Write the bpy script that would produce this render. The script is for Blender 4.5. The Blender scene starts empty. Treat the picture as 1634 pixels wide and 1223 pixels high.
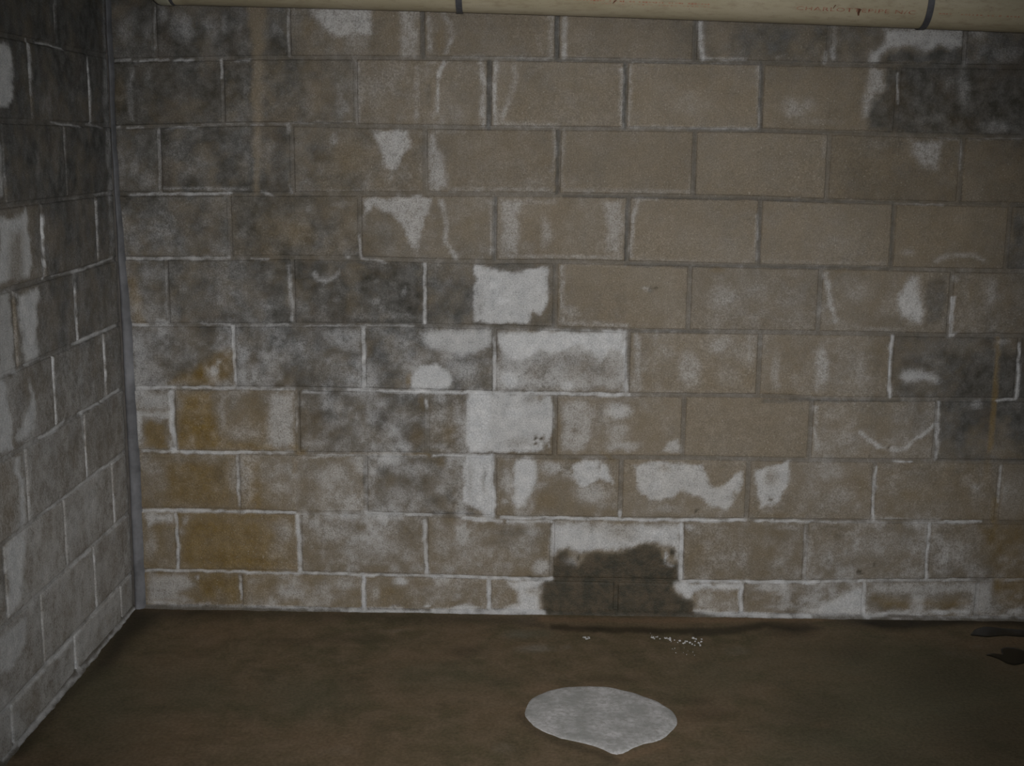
import bpy, bmesh, math
import numpy as np
from mathutils import Matrix, Vector

# ------------------------------------------------------------------ camera, light, exposure
scene = bpy.context.scene
col = scene.collection
W, H, F = 1634, 1223, 2026.93
CAM = np.array([1.27329, -3.92055, 1.50807])
RIGHT = np.array([0.99985435, 0.01386531, 0.00995193])
DOWN = np.array([0.01236705, -0.18673542, -0.98233240])
FWD = np.array([-0.01176197, 0.98231239, -0.18687970])

cd = bpy.data.cameras.new('camera')
cam = bpy.data.objects.new('camera', cd)
col.objects.link(cam)
cd.sensor_fit = 'HORIZONTAL'
cd.sensor_width = 36.0
cd.lens = 36.0 * F / W
cd.clip_start = 0.05
R_, U_, B_ = Vector(RIGHT), Vector(-DOWN), Vector(-FWD)
cam.matrix_world = Matrix(((R_.x, U_.x, B_.x, CAM[0]), (R_.y, U_.y, B_.y, CAM[1]), (R_.z, U_.z, B_.z, CAM[2]), (0, 0, 0, 1)))
scene.camera = cam

world = bpy.data.worlds.new('world')
scene.world = world
world.use_nodes = True
bg = world.node_tree.nodes['Background']
bg.inputs[0].default_value = (0.90, 0.97, 1.0, 1)
bg.inputs[1].default_value = 1.9          # added daylight fill for the left wall, let in by an unseen opening

# a portal in the added opening of the right wall: it gives no light itself, it only guides the sampling of the daylight
FILL_OPENING = (-3.35, -1.95, 2.0)                 # y from, y to, height
pt = bpy.data.lights.new('fill_opening_portal', 'AREA')
pt.shape = 'RECTANGLE'
pt.size, pt.size_y = FILL_OPENING[2], FILL_OPENING[1] - FILL_OPENING[0]
pt.cycles.is_portal = True
pto = bpy.data.objects.new('fill_opening_portal', pt)
col.objects.link(pto)
pto.location = (3.5, (FILL_OPENING[0] + FILL_OPENING[1]) / 2, FILL_OPENING[2] / 2)
pto.rotation_euler = Vector((-1, 0, 0)).to_track_quat('-Z', 'Y').to_euler()

# the flash beside the lens: a small lamp whose beam falls off towards the edge of the picture
fl = bpy.data.lights.new('camera_flash', 'SPOT')
fl.energy = 318.0
fl.spot_size = math.radians(63)
fl.spot_blend = 1.0
fl.shadow_soft_size = 0.025
fl.color = (1.0, 0.993, 0.978)
flo = bpy.data.objects.new('camera_flash', fl)
col.objects.link(flo)
flo.location = Vector(CAM) + 0.05 * R_ + 0.045 * U_
aim = Vector((1.33, 0.0, 0.73)) - flo.location
flo.rotation_euler = aim.to_track_quat('-Z', 'Y').to_euler()

vs = scene.view_settings
vs.view_transform = 'Standard'
vs.look = 'None'
vs.exposure = -0.09
vs.gamma = 1.0
vs.use_curve_mapping = False

# ------------------------------------------------------------------ small helpers
rng = np.random.default_rng(7)


def sheet(X):
    """World points -> coordinates of the survey photograph (the stain plan is drawn in these)."""
    q = np.asarray(X, float) - CAM
    z = q @ FWD
    z = np.where(z < 0.2, 0.2, z)
    return np.stack([W / 2 + F * (q @ RIGHT) / z, H / 2 + F * (q @ DOWN) / z], 1)


def on_plane(u, v, axis, val):
    d = (u - W / 2) / F * RIGHT + (v - H / 2) / F * DOWN + FWD
    return CAM + d * (val - CAM[axis]) / d[axis]


_lat = rng.random((256, 256))


def noise(x, y, seed=0):
    x = np.asarray(x) + 37.3 * seed + 1000.0
    y = np.asarray(y) + 91.7 * seed + 1000.0
    ix, iy = np.floor(x).astype(int), np.floor(y).astype(int)
    fx, fy = x - ix, y - iy
    fx, fy = fx * fx * (3 - 2 * fx), fy * fy * (3 - 2 * fy)
    g = lambda a, b: _lat[(ix + a) % 256, (iy + b) % 256]
    return (g(0, 0) * (1 - fx) + g(1, 0) * fx) * (1 - fy) + (g(0, 1) * (1 - fx) + g(1, 1) * fx) * fy - 0.5


def sstep(a, b, x):
    t = np.clip((x - a) / (b - a), 0, 1)
    return t * t * (3 - 2 * t)


def tag(o, label, cat, kind=None, group=None):
    o['label'] = label
    o['category'] = cat
    if kind:
        o['kind'] = kind
    if group:
        o['group'] = group
    return o


def mesh_obj(name, verts, faces, mat, parent=None, smooth=False, stain=None, origin=None):
    me = bpy.data.meshes.new(name)
    v = np.asarray(verts, float)
    if origin is None:
        origin = np.zeros(3)
    me.from_pydata((v - origin).tolist(), [], faces)
    if stain is not None:
        at = me.color_attributes.new('stain', 'FLOAT_COLOR', 'POINT')
        at.data.foreach_set('color', np.asarray(stain, np.float32).ravel())
    if smooth:
        me.polygons.foreach_set('use_smooth', [True] * len(me.polygons))
    me.materials.append(mat)
    me.update()
    o = bpy.data.objects.new(name, me)
    o.location = origin
    if parent is not None:
        o.parent = parent
        o.matrix_parent_inverse = Matrix.Identity(4)
        o.location = Vector(origin) - parent.matrix_world.translation if parent.parent is None else Vector(origin)
    col.objects.link(o)
    return o


# ------------------------------------------------------------------ materials
class NT:
    def __init__(self, name):
        self.m = bpy.data.materials.new(name)
        self.m.use_nodes = True
        self.t = self.m.node_tree
        self.b = self.t.nodes['Principled BSDF']
        self.geo = self.n('ShaderNodeNewGeometry').outputs['Position']

    def n(self, kind, **kw):
        nd = self.t.nodes.new(kind)
        for k, v in kw.items():
            setattr(nd, k, v)
        return nd

    def put(self, sock, v):
        if isinstance(v, bpy.types.NodeSocket):
            self.t.links.new(v, sock)
        elif isinstance(v, tuple) and len(v) == 3 and sock.type == 'RGBA':
            sock.default_value = (*v, 1)
        else:
            sock.default_value = v

    def math(self, op, a, b=0.0, c=0.0, clamp=False):
        nd = self.n('ShaderNodeMath', operation=op, use_clamp=clamp)
        for i, v in enumerate((a, b, c)):
            self.put(nd.inputs[i], v)
        return nd.outputs[0]

    def noise(self, scale, detail=3, rough=0.55, vec=None, dist=0.0):
        nd = self.n('ShaderNodeTexNoise')
        self.put(nd.inputs['Vector'], vec or self.geo)
        nd.inputs['Scale'].default_value = scale
        nd.inputs['Detail'].default_value = detail
        nd.inputs['Roughness'].default_value = rough
        nd.inputs['Distortion'].default_value = dist
        return nd.outputs['Fac']

    def mapr(self, v, a, b, c=0.0, d=1.0, smooth=False):
        nd = self.n('ShaderNodeMapRange')
        nd.interpolation_type = 'SMOOTHSTEP' if smooth else 'LINEAR'
        for i, x in enumerate((v, a, b, c, d)):
            self.put(nd.inputs[i], x)
        return nd.outputs[0]

    def mix(self, f, a, b, mode='MIX'):
        nd = self.n('ShaderNodeMix', data_type='RGBA', blend_type=mode)
        self.put(nd.inputs['Factor'], f)
        self.put(nd.inputs['A'], a)
        self.put(nd.inputs['B'], b)
        return nd.outputs['Result']

    def bump(self, h, strength, dist):
        nd = self.n('ShaderNodeBump')
        nd.inputs['Strength'].default_value = strength
        nd.inputs['Distance'].default_value = dist
        self.put(nd.inputs['Height'], h)
        self.put(self.b.inputs['Normal'], nd.outputs[0])

    def done(self, colour, rough, spec=0.3):
        self.put(self.b.inputs['Base Color'], colour)
        self.put(self.b.inputs['Roughness'], rough)
        self.b.inputs['Specular IOR Level'].default_value = spec
        return self.m


def masonry(name, tan_a, tan_b, grain_amt=1.0):
    """Concrete whose salts (R), ochre (G), damp (B) and dark mould with plain darkening (A) come from the stain plan."""
    k = NT(name)
    at = k.n('ShaderNodeAttribute', attribute_name='stain')
    sep = k.n('ShaderNodeSeparateColor')
    k.put(sep.inputs[0], at.outputs['Color'])
    w, o, d, g = sep.outputs[0], sep.outputs[1], sep.outputs[2], at.outputs['Alpha']
    big = k.noise(5.0, 3)
    mid = k.noise(26.0, 4, 0.6)
    fine = k.noise(75.0, 3, 0.65)
    grain = k.noise(240.0, 2, 0.6)
    rnd = k.n('ShaderNodeObjectInfo').outputs['Random']
    base = k.mix(k.mapr(k.math('MULTIPLY_ADD', fine, 0.5, k.math('MULTIPLY', mid, 0.5)), 0.36, 0.64), tan_a, tan_b)
    base = k.mix(k.mapr(big, 0.4, 0.7, 0.0, 0.35), base, (0.225, 0.202, 0.165))
    mould = k.mix(k.mapr(mid, 0.36, 0.62), (0.046, 0.0455, 0.040), (0.112, 0.109, 0.104))
    mould = k.mix(k.mapr(k.noise(9.0, 3), 0.5, 0.66, 0.0, 0.55), mould, (0.092, 0.075, 0.058))
    gm = k.mapr(k.math('ADD', k.math('MULTIPLY', g, 1.15), k.math('MULTIPLY', k.math('SUBTRACT', mid, 0.5), 0.9)), 0.0, 1.0)
    c = k.mix(k.math('MULTIPLY', gm, k.mapr(g, 0.0, 0.12)), base, mould)
    ochre = k.mix(k.mapr(mid, 0.35, 0.65), (0.168, 0.106, 0.027), (0.235, 0.156, 0.048))
    om = k.math('MULTIPLY', o, k.mapr(k.math('MULTIPLY_ADD', fine, 0.5, k.math('MULTIPLY', big, 0.5)), 0.3, 0.56, 0.5, 1.0))
    c = k.mix(om, c, ochre)
    damp = k.mix(k.mapr(mid, 0.38, 0.62), (0.055, 0.050, 0.036), (0.10, 0.078, 0.053))
    dm = k.math('MULTIPLY', d, k.mapr(k.math('ADD', d, k.math('SUBTRACT', fine, 0.5)), 0.1, 0.6))
    c = k.mix(dm, c, damp)
    n2 = k.math('ADD', k.math('MULTIPLY_ADD', fine, 0.45, k.math('MULTIPLY', mid, 0.25)), k.math('MULTIPLY', grain, 0.30))
    t = k.math('ADD', w, k.math('MULTIPLY', k.math('SUBTRACT', n2, 0.5), 3.0))
    wm = k.math('MULTIPLY', k.mapr(t, 0.0, 0.7, 0.42, 1.0, smooth=True), k.math('POWER', w, 1.1))
    salt = k.mix(k.mapr(mid, 0.35, 0.65), (0.55, 0.555, 0.57), (0.69, 0.685, 0.69))
    c = k.mix(k.math('MULTIPLY', wm, 0.96, clamp=True), c, salt)
    # aggregate grains
    c = k.mix(1.0, c, k.mix(k.mapr(grain, 0.3, 0.7), (1 - .22 * grain_amt,) * 3, (1 + .2 * grain_amt,) * 3), 'MULTIPLY')
    speck = k.mapr(k.noise(170.0, 1), 0.66, 0.74, 0.0, 0.35 * grain_amt)
    speck = k.math('MULTIPLY', speck, k.math('SUBTRACT', 1.0, k.math('MAXIMUM', k.math('MULTIPLY', g, 0.75), d), clamp=True))
    c = k.mix(speck, c, (0.55, 0.52, 0.46))
    tint = k.mapr(rnd, 0.0, 1.0, 0.92, 1.08)
    tc = k.n('ShaderNodeCombineColor')
    for i in range(3):
        k.put(tc.inputs[i], tint)
    c = k.mix(1.0, c, tc.outputs[0], 'MULTIPLY')
    hgt = k.math('ADD', k.math('MULTIPLY', grain, 0.6), k.math('MULTIPLY', fine, 0.8))
    hgt = k.math('ADD', hgt, k.math('MULTIPLY', wm, 0.25))
    k.bump(hgt, 0.8, 0.004)
    return k.done(c, k.mapr(d, 0.0, 1.0, 0.92, 0.55), 0.25)


M_BLOCK = masonry('concrete_block', (0.210, 0.173, 0.126), (0.270, 0.222, 0.164))
M_MORTAR = masonry('mortar', (0.150, 0.130, 0.104), (0.205, 0.178, 0.145), 0.6)


def plain(name, a, b, scale, rough, spec=0.3, bump=0.2, bscale=120.0):
    k = NT(name)
    c = k.mix(k.mapr(k.noise(scale, 4, 0.6), 0.35, 0.65), a, b)
    k.bump(k.noise(bscale, 3), bump, 0.003)
    return k.done(c, rough, spec)


M_CORE = plain('wall_core', (0.12, 0.11, 0.1), (0.18, 0.165, 0.15), 20, 0.95)
M_CEIL = plain('ceiling_concrete', (0.2, 0.19, 0.175), (0.27, 0.255, 0.235), 6, 0.95)

# sealant bead in the corner
k = NT('grey_sealant')
cc = k.mix(k.mapr(k.noise(14.0, 4, 0.65), 0.4, 0.64), (0.095, 0.095, 0.099), (0.145, 0.145, 0.155))
sc = k.n('ShaderNodeSeparateXYZ')
k.put(sc.inputs[0], k.geo)
salt_h = k.math('MULTIPLY', k.mapr(k.noise(11.0, 4), 0.35, 0.7), k.mapr(sc.outputs['Z'], 1.4, 0.75, 0.0, 0.6))
cc = k.mix(salt_h, cc, (0.36, 0.36, 0.385))
k.bump(k.noise(60.0, 3), 0.35, 0.004)
M_BEAD = k.done(cc, 0.6, 0.35)

# floor: brown trowelled concrete; stain plan R = pale film, G = reddish, B = damp, A = olive
k = NT('floor_concrete')
at = k.n('ShaderNodeAttribute', attribute_name='stain')
sep = k.n('ShaderNodeSeparateColor')
k.put(sep.inputs[0], at.outputs['Color'])
n_b, n_m, n_f = k.noise(3.5, 5, 0.65, dist=0.6), k.noise(13.0, 5, 0.68, dist=0.3), k.noise(110.0, 3, 0.65)
c = k.mix(k.mapr(n_b, 0.38, 0.62), (0.190, 0.136, 0.084), (0.132, 0.110, 0.064))
c = k.mix(k.mapr(n_m, 0.42, 0.66, 0.0, 0.75), c, (0.225, 0.165, 0.110))
c = k.mix(k.mapr(k.noise(7.0, 5, 0.7), 0.52, 0.68, 0.0, 0.55), c, (0.098, 0.083, 0.050))
c = k.mix(k.math('MULTIPLY', at.outputs['Alpha'], k.mapr(n_m, 0.3, 0.7, 0.7, 1.0)), c, (0.130, 0.122, 0.080))
c = k.mix(k.math('MULTIPLY', sep.outputs[1], 0.8), c, (0.26, 0.17, 0.105))
c = k.mix(k.math('MULTIPLY', sep.outputs[0], k.mapr(k.math('ADD', sep.outputs[0], k.math('SUBTRACT', n_m, 0.5)), 0.0, 0.6)), c, (0.42, 0.41, 0.39))
c = k.mix(k.math('MULTIPLY', sep.outputs[2], k.mapr(n_m, 0.3, 0.7, 0.75, 1.0)), c, (0.032, 0.027, 0.018))
c = k.mix(1.0, c, k.mix(k.mapr(n_f, 0.32, 0.68), (0.80,) * 3, (1.20,) * 3), 'MULTIPLY')
k.bump(k.math('ADD', k.math('MULTIPLY', n_f, 0.25), k.math('MULTIPLY', n_m, 0.8)), 0.35, 0.006)
M_FLOOR = k.done(c, k.mapr(sep.outputs[2], 0.0, 1.0, 0.85, 0.6), 0.16)

k = NT('salt_crust')
n1, n2 = k.noise(13.0, 4, 0.65), k.noise(70.0, 5, 0.8)
c = k.mix(k.mapr(n1, 0.38, 0.62), (0.44, 0.44, 0.43), (0.72, 0.70, 0.71))
c = k.mix(k.mapr(n2, 0.44, 0.62, 0.0, 0.8), c, (0.40, 0.39, 0.37))
k.bump(n2, 0.6, 0.004)
M_SALT = k.done(c, 0.95, 0.2)

k = NT('standing_water')
M_WATER = k.done((0.016, 0.014, 0.009), 0.22, 0.2)

k = NT('cream_plastic')
sx = k.n('ShaderNodeMapping')
sx.inputs['Scale'].default_value = (0.35, 1, 1)
k.put(sx.inputs[0], k.geo)
n1, n2 = k.noise(12.0, 4, 0.6, vec=sx.outputs[0]), k.noise(60.0, 4, 0.7, vec=sx.outputs[0])
c = k.mix(k.mapr(n1, 0.36, 0.66), (0.37, 0.32, 0.215), (0.45, 0.395, 0.285))
c = k.mix(k.mapr(n2, 0.5, 0.72, 0.0, 0.6), c, (0.27, 0.21, 0.14))
c = k.mix(k.mapr(k.noise(260.0, 2), 0.70, 0.75, 0.0, 0.8), c, (0.12, 0.07, 0.045))
k.bump(k.noise(40.0, 2), 0.05, 0.002)
M_PIPE = k.done(c, 0.5, 0.35)
M_COUP = plain('pale_plastic', (0.40, 0.385, 0.29), (0.46, 0.44, 0.34), 20, 0.5, 0.35, 0.05)
k = NT('red_ink')
fade = k.mapr(k.noise(150.0, 3), 0.35, 0.6)
M_INK = k.done(k.mix(fade, (0.27, 0.055, 0.035), (0.40, 0.24, 0.16)), 0.6)
k = NT('faded_red_ink')
M_INK2 = k.done(k.mix(k.mapr(k.noise(90.0, 3), 0.38, 0.6), (0.38, 0.16, 0.10), (0.43, 0.30, 0.205)), 0.6)
M_STRAP = plain('dark_strap', (0.060, 0.060, 0.068), (0.095, 0.095, 0.105), 40, 0.5, 0.4, 0.1)
M_SMUDGE = plain('dark_smudge', (0.09, 0.035, 0.02), (0.16, 0.07, 0.04), 90, 0.8)

# ------------------------------------------------------------------ the stain plan
# layers: 0 white salts, 1 ochre/rust, 2 damp, 3 dark mould and plain darkening; strength < 0 takes the layer away again
ST = {'back': [], 'left': [], 'floor': []}
CUR = ['back']
LAY = {'W': 0, 'O': 1, 'D': 2, 'G': 3}


def Pg(l, s, f, *pts):
    ST[CUR[0]].append(('p', LAY[l], s, f, np.array(pts, float)))


def Ln(l, s, r, *pts):
    ST[CUR[0]].append(('l', LAY[l], s, r, np.array(pts, float)))


def El(l, s, cx, cy, rx, ry, soft=0.8):
    ST[CUR[0]].append(('e', LAY[l], s, soft, np.array([(cx, cy), (rx, ry)], float)))


def seg_dist(p, a, b):
    ab = b - a
    t = np.clip(((p - a) @ ab) / max(ab @ ab, 1e-9), 0, 1)
    return np.hypot(*(p - a - t[:, None] * ab).T)


def evaluate(which, uv, base):
    """uv: survey-photo coordinates of surface points, base: n x 4 starting values."""
    out = base.copy()
    x, y = uv[:, 0], uv[:, 1]
    p = np.stack([x + 7 * noise(x / 17, y / 17, 1) + 4 * noise(x / 6, y / 6, 2),
                  y + 7 * noise(x / 17, y / 17, 3) + 4 * noise(x / 6, y / 6, 4)], 1)
    if which == 'floor':
        p[:, 1] = y + 0.3 * (p[:, 1] - y)
    pl = np.stack([x + 3.0 * noise(x / 11, y / 11, 1), y + 3.0 * noise(x / 11, y / 11, 3)], 1)
    for kind, lay, s, f, pts in ST[which]:
        if lay == 0 and s > 0 and which == 'back':
            s = s * float(np.interp(pts[:, 1].mean() if kind != 'e' else pts[0, 1], [0, 410, 440, 520, 700], [0.80, 0.78, 0.9, 1.0, 1.0]))
        q = pl if kind == 'l' else p
        if which == 'left' and lay == 0 and s > 0 and kind != 'e':
            s = min(1.0, s * 1.3)
        if kind == 'e':
            lo, hi = pts[0] - pts[1] * 1.4 - 5, pts[0] + pts[1] * 1.4 + 5
        else:
            lo, hi = pts.min(0) - 3 * f, pts.max(0) + 3 * f
        idx = np.nonzero((q[:, 0] > lo[0]) & (q[:, 0] < hi[0]) & (q[:, 1] > lo[1]) & (q[:, 1] < hi[1]))[0]
        if not len(idx):
            continue
        c = q[idx]
        if kind == 'e':
            r = np.hypot(*((c - pts[0]) / np.maximum(pts[1], 4.0)).T)
            m = 1 - sstep(1 - f, 1 + f * 0.4, r)
        elif kind == 'l':
            d = np.full(len(c), 1e9)
            for a, b in zip(pts[:-1], pts[1:]):
                d = np.minimum(d, seg_dist(c, a, b))
            m = 1 - sstep(f * 0.25, f * 1.3, d)
            if lay == 0 and s > 0:
                m = m * (0.86 + 0.5 * noise(c[:, 0] / 9, c[:, 1] / 9, 71))
        else:
            d = np.full(len(c), 1e9)
            ins = np.zeros(len(c), bool)
            for a, b in zip(pts, np.roll(pts, -1, 0)):
                d = np.minimum(d, seg_dist(c, a, b))
                cr = (a[1] > c[:, 1]) != (b[1] > c[:, 1])
                with np.errstate(divide='ignore', invalid='ignore'):
                    ins ^= cr & (c[:, 0] < (b[0] - a[0]) * (c[:, 1] - a[1]) / (b[1] - a[1]) + a[0])
            f_ = f * (1.3 if lay == 0 else 1.5)
            m = sstep(-f_, f_, np.where(ins, d, -d))
        v = out[idx, lay]
        out[idx, lay] = np.maximum(v, s * m) if s > 0 else v * (1 + s * m)
        if lay == 2 and s > 0:
            out[idx, 0] *= 1 - s * m
    return np.clip(out, 0, 1)


# per block (mould and darkening, ochre, salt), from the corner outwards
BASE = {'back': {
    -1: [(.5, 0, .1)],
    0: [(.85, .05, .14), (.85, .05, .12), (.35, .08, .15), (.18, 0, .08), (.15, .02, .06), (.6, 0, .05), (.55, 0, .1), (.75, 0, .12)],
    1: [(.9, .1, .1), (.75, .1, .1), (.15, .03, .18), (.12, .02, .12), (.10, .05, .08), (.15, .12, .05), (.95, .08, .03)],  # the low first values of the tan blocks only darken them
    2: [(.7, .1, .16), (.85, .05, .12), (.5, .15, .14), (.08, .03, .1), (.12, .03, .05), (.16, .04, .04), (.36, .18, .05), (.35, .15, .05)],  # same slight darkening of the tan blocks
    3: [(.75, .05, .2), (.75, .2, .1), (.3, .1, .14), (.03, .02, .15), (.10, 0, .08), (.14, .0, .08), (.2, .18, .04), (.7, 0, .05)],  # tan blocks right of the middle slightly darkened too
    4: [(.65, .05, .24), (.75, .05, .17), (.95, .08, .12), (.75, .05, .1), (.03, .08, .05), (.1, 0, .16), (.2, .05, .16), (.38, .1, .14)],
    5: [(.55, .05, .38), (.6, 0, .4), (.65, 0, .28), (.4, 0, .5), (.06, .05, .18), (.12, .05, .16), (.78, .1, .12), (.82, 0, .1)],
    6: [(.3, .1, .5), (.2, .35, .22), (.6, .05, .42), (.4, .15, .32), (.06, .08, .16), (0, .04, .04), (.06, .02, .22), (.88, .03, .08)],
    7: [(.1, .5, .16), (.2, .16, .3), (.45, .05, .45), (.1, .15, .28), (.05, .05, .2), (.1, .05, .2), (.15, .22, .14), (.2, .15, .22)],
    8: [(.2, .25, .24), (.05, .8, .06), (.15, .06, .52), (.15, .2, .26), (.2, .25, .3), (.1, .2, .2), (.18, .03, .4), (.25, .08, .3)],
    9: [(.05, .6, .16), (.1, .35, .34), (.25, .25, .22), (.1, .2, .3), (.1, .25, .3), (.25, .12, .45), (.25, .15, .4), (.25, .15, .35)]},
    'left': {
    -1: [(0.84, 0, 0.07)],
    0: [(0.84, 0, 0.11)],
    1: [(0.8, 0, 0.16)],
    2: [(0.8, 0, 0.16)],
    3: [(0.71, 0, 0.21), (0.71, 0, 0.2), (0.31, 0.08, 0.32)],
    4: [(0.66, 0, 0.27), (0.62, 0, 0.28), (0.24, 0.04, 0.46)],
    5: [(0.53, 0.04, 0.35), (0.48, 0, 0.46), (0.24, 0, 0.56)],
    6: [(0.4, 0.064, 0.52), (0.32, 0, 0.62), (0.1, 0.064, 0.54)],
    7: [(0.25, 0.08, 0.61), (0.16, 0, 0.7), (0.1, 0.04, 0.65)],
    8: [(0.16, 0.064, 0.68), (0.1, 0, 0.7), (0.12, 0, 0.7)],
    9: [(0.2, 0.064, 0.7), (0.16, 0.064, 0.67), (0.16, 0.064, 0.7)]}}

CUR[0] = 'back'
# --- course 0 (under the pipe)
El('W', .4, 200, 45, 22, 34); El('W', .35, 232, 60, 10, 24); El('W', .55, 290, 42, 25, 32); El('W', .5, 336, 45, 16, 28); El('W', .42, 357, 42, 10, 22); El('W', .3, 383, 45, 9, 26)
El('G', .9, 318, 50, 6, 35); El('G', .9, 236, 35, 9, 26); Ln('W', .55, 3, (247, 12), (247, 78)); El('W', .45, 258, 25, 10, 22)
Pg('O', .16, 4, (396, 0), (424, 0), (421, 92), (416, 200), (413, 312), (404, 312), (405, 200), (402, 90)); Pg('G', -.75, 4, (396, 0), (424, 0), (421, 92), (416, 200), (413, 312), (404, 312), (405, 200), (402, 90))
Pg('W', -.6, 4, (396, 0), (424, 0), (420, 95), (402, 95))
El('G', .95, 440, 55, 17, 45); El('W', .4, 443, 45, 12, 14)
Ln('W', .6, 3, (460, 10), (461, 90))
Pg('W', .72, 7, (494, 8), (592, 8), (592, 55), (560, 58), (540, 62), (515, 45), (500, 30)); El('W', .42, 566, 68, 30, 26); El('O', .3, 490, 45, 14, 24); El('G', .5, 515, 70, 26, 14)
Pg('W', .5, 6, (636, 10), (668, 10), (668, 92), (640, 92)); Pg('W', -.7, 4, (594, 5), (634, 5), (634, 92), (594, 92)); El('G', .4, 634, 40, 4, 22)
Ln('W', .6, 5, (684, 12), (685, 82)); Ln('W', .55, 6, (706, 18), (720, 40), (721, 62), (712, 82)); El('O', .25, 704, 60, 8, 25)
Ln('W', .4, 4, (725, 90), (880, 93)); Ln('W', .6, 6, (880, 25), (879, 88)); El('W', .3, 862, 70, 8, 22)
Ln('W', .75, 6, (902, 25), (901, 90)); Ln('W', .35, 4, (905, 92), (1100, 95)); El('W', .2, 930, 60, 30, 25)
Ln('W', .85, 6, (1117, 36), (1119, 75), (1122, 92)); Ln('W', .55, 3.5, (1118, 93), (1190, 95)); Ln('W', .5, 5, (1317, 85), (1316, 100)); El('W', .5, 1242, 91, 5, 4)
Ln('W', .5, 6, (1333, 44), (1329, 92)); El('G', .5, 1360, 70, 22, 22)
Pg('W', .8, 6, (1408, 44), (1538, 46), (1538, 72), (1515, 76), (1497, 72), (1482, 84), (1460, 76), (1440, 74), (1420, 78), (1402, 98), (1388, 98), (1394, 82), (1410, 72))
Pg('G', .95, 5, (1418, 84), (1440, 78), (1470, 88), (1500, 78), (1535, 78), (1535, 101), (1410, 101))
El('W', .5, 1560, 52, 20, 16); El('W', .42, 1605, 85, 36, 15); Ln('W', .4, 4, (1541, 50), (1541, 104))
# --- course 1
for a, b in ((180, 206), (222, 250), (256, 268), (278, 309), (378, 398)):
    Ln('W', .8, 3.2, (a, 97), (b, 95.5))
El('W', .6, 217, 102, 5, 5); Ln('W', .45, 6, (212, 108), (206, 150), (211, 190)); El('W', .35, 235, 125, 10, 22); Ln('W', .85, 3.6, (352, 96), (354, 124)); Ln('W', .3, 3, (355, 130), (355, 195))
El('O', .3, 190, 150, 12, 45); El('O', .22, 321, 112, 6, 14); El('W', .3, 392, 150, 8, 40); El('W', .4, 543, 145, 10, 34); El('W', .45, 546, 172, 18, 20); El('O', .2, 500, 150, 40, 35)
Ln('W', .45, 3, (430, 198), (562, 194))
Ln('W', .45, 5, (571, 100), (572, 196)); El('W', .35, 600, 150, 28, 40); Ln('W', .45, 7, (667, 108), (664, 196)); Ln('W', .8, 5, (708, 100), (699, 125), (698, 178)); Ln('W', .75, 6, (768, 98), (772, 130), (770, 198)); El('W', .35, 690, 185, 16, 10); El('W', .4, 690, 100, 15, 5)
El('G', .4, 685, 150, 8, 30)
Ln('W', .75, 6, (791, 100), (788, 150), (791, 198)); Ln('W', .5, 7, (820, 102), (822, 130), (810, 165), (800, 195)); Ln('W', .45, 6, (800, 199), (890, 200)); Ln('W', .6, 4.5, (993, 110), (992, 202)); Ln('W', .5, 3, (985, 102), (1010, 102))
Ln('W', .5, 4, (1006, 105), (1004, 200)); Ln('W', .45, 4.5, (1210, 106), (1210, 202)); Ln('W', .5, 4, (1008, 203), (1205, 205)); Ln('W', .3, 3, (1010, 100), (1205, 104)); El('W', .25, 1100, 165, 55, 25)
El('W', .42, 1272, 172, 40, 22); El('W', .25, 1300, 195, 60, 10); Pg('W', .6, 6, (1390, 104), (1413, 110), (1415, 145), (1398, 155), (1388, 190), (1376, 190), (1380, 150))
Pg('G', .98, 8, (1393, 160), (1410, 148), (1418, 104), (1640, 100), (1640, 222), (1420, 214), (1386, 208), (1384, 185))
Ln('W', .6, 2.6, (1433, 116), (1432, 165)); El('W', .4, 1540, 140, 12, 45); El('W', .3, 1516, 135, 14, 18); El('W', .35, 1595, 203, 40, 12); El('W', .2, 1480, 190, 30, 16)
# --- course 2
for a, b in ((186, 190), (203, 226), (270, 300), (302, 315)):
    Ln('W', .75, 3.2, (a, 204), (b, 203.5))
Ln('W', .4, 2.6, (320, 200), (398, 198)); Ln('W', .7, 4, (459, 198), (462, 210)); Ln('W', .5, 3, (400, 200), (420, 200))
El('W', .42, 213, 270, 14, 32); El('W', .4, 235, 285, 20, 24); El('W', .25, 222, 225, 18, 20); Ln('W', .55, 4, (253, 208), (255, 303)); El('W', .35, 280, 240, 20, 25); El('W', .32, 310, 265, 45, 28); Ln('W', .55, 3.5, (262, 300), (398, 302)); El('W', .3, 360, 235, 10, 10)
Ln('W', .82, 3.6, (208, 311), (370, 308)); Ln('W', .6, 4, (418, 306), (435, 312)); Ln('W', .6, 3.5, (462, 295), (465, 308))
El('W', .35, 430, 235, 12, 18); El('G', .9, 440, 260, 18, 40); El('O', .2, 387, 270, 15, 30)
El('W', .6, 532, 222, 12, 14); Pg('W', .72, 4, (592, 208), (652, 207), (655, 238), (643, 248), (630, 275), (620, 278), (612, 258), (605, 232)); El('W', .35, 620, 280, 10, 10); El('W', .35, 490, 288, 14, 12); El('O', .3, 560, 250, 60, 40); El('G', .5, 663, 250, 14, 40); Ln('W', .35, 5, (588, 280), (586, 300)); Ln('W', .3, 3, (480, 304), (670, 303))
Pg('W', .68, 7, (683, 214), (694, 210), (700, 240), (712, 262), (716, 302), (684, 304)); Ln('W', .4, 4, (690, 210), (740, 210)); Ln('W', .45, 5, (720, 303), (880, 304)); Ln('W', .55, 4, (885, 210), (886, 250)); El('W', .35, 850, 292, 26, 12); El('W', .3, 883, 270, 5, 30)
Ln('W', .4, 4, (899, 208), (897, 300)); Ln('W', .4, 5, (900, 304), (1100, 306)); El('W', .2, 915, 290, 16, 14); Ln('W', .3, 4, (1101, 280), (1102, 305))
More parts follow.
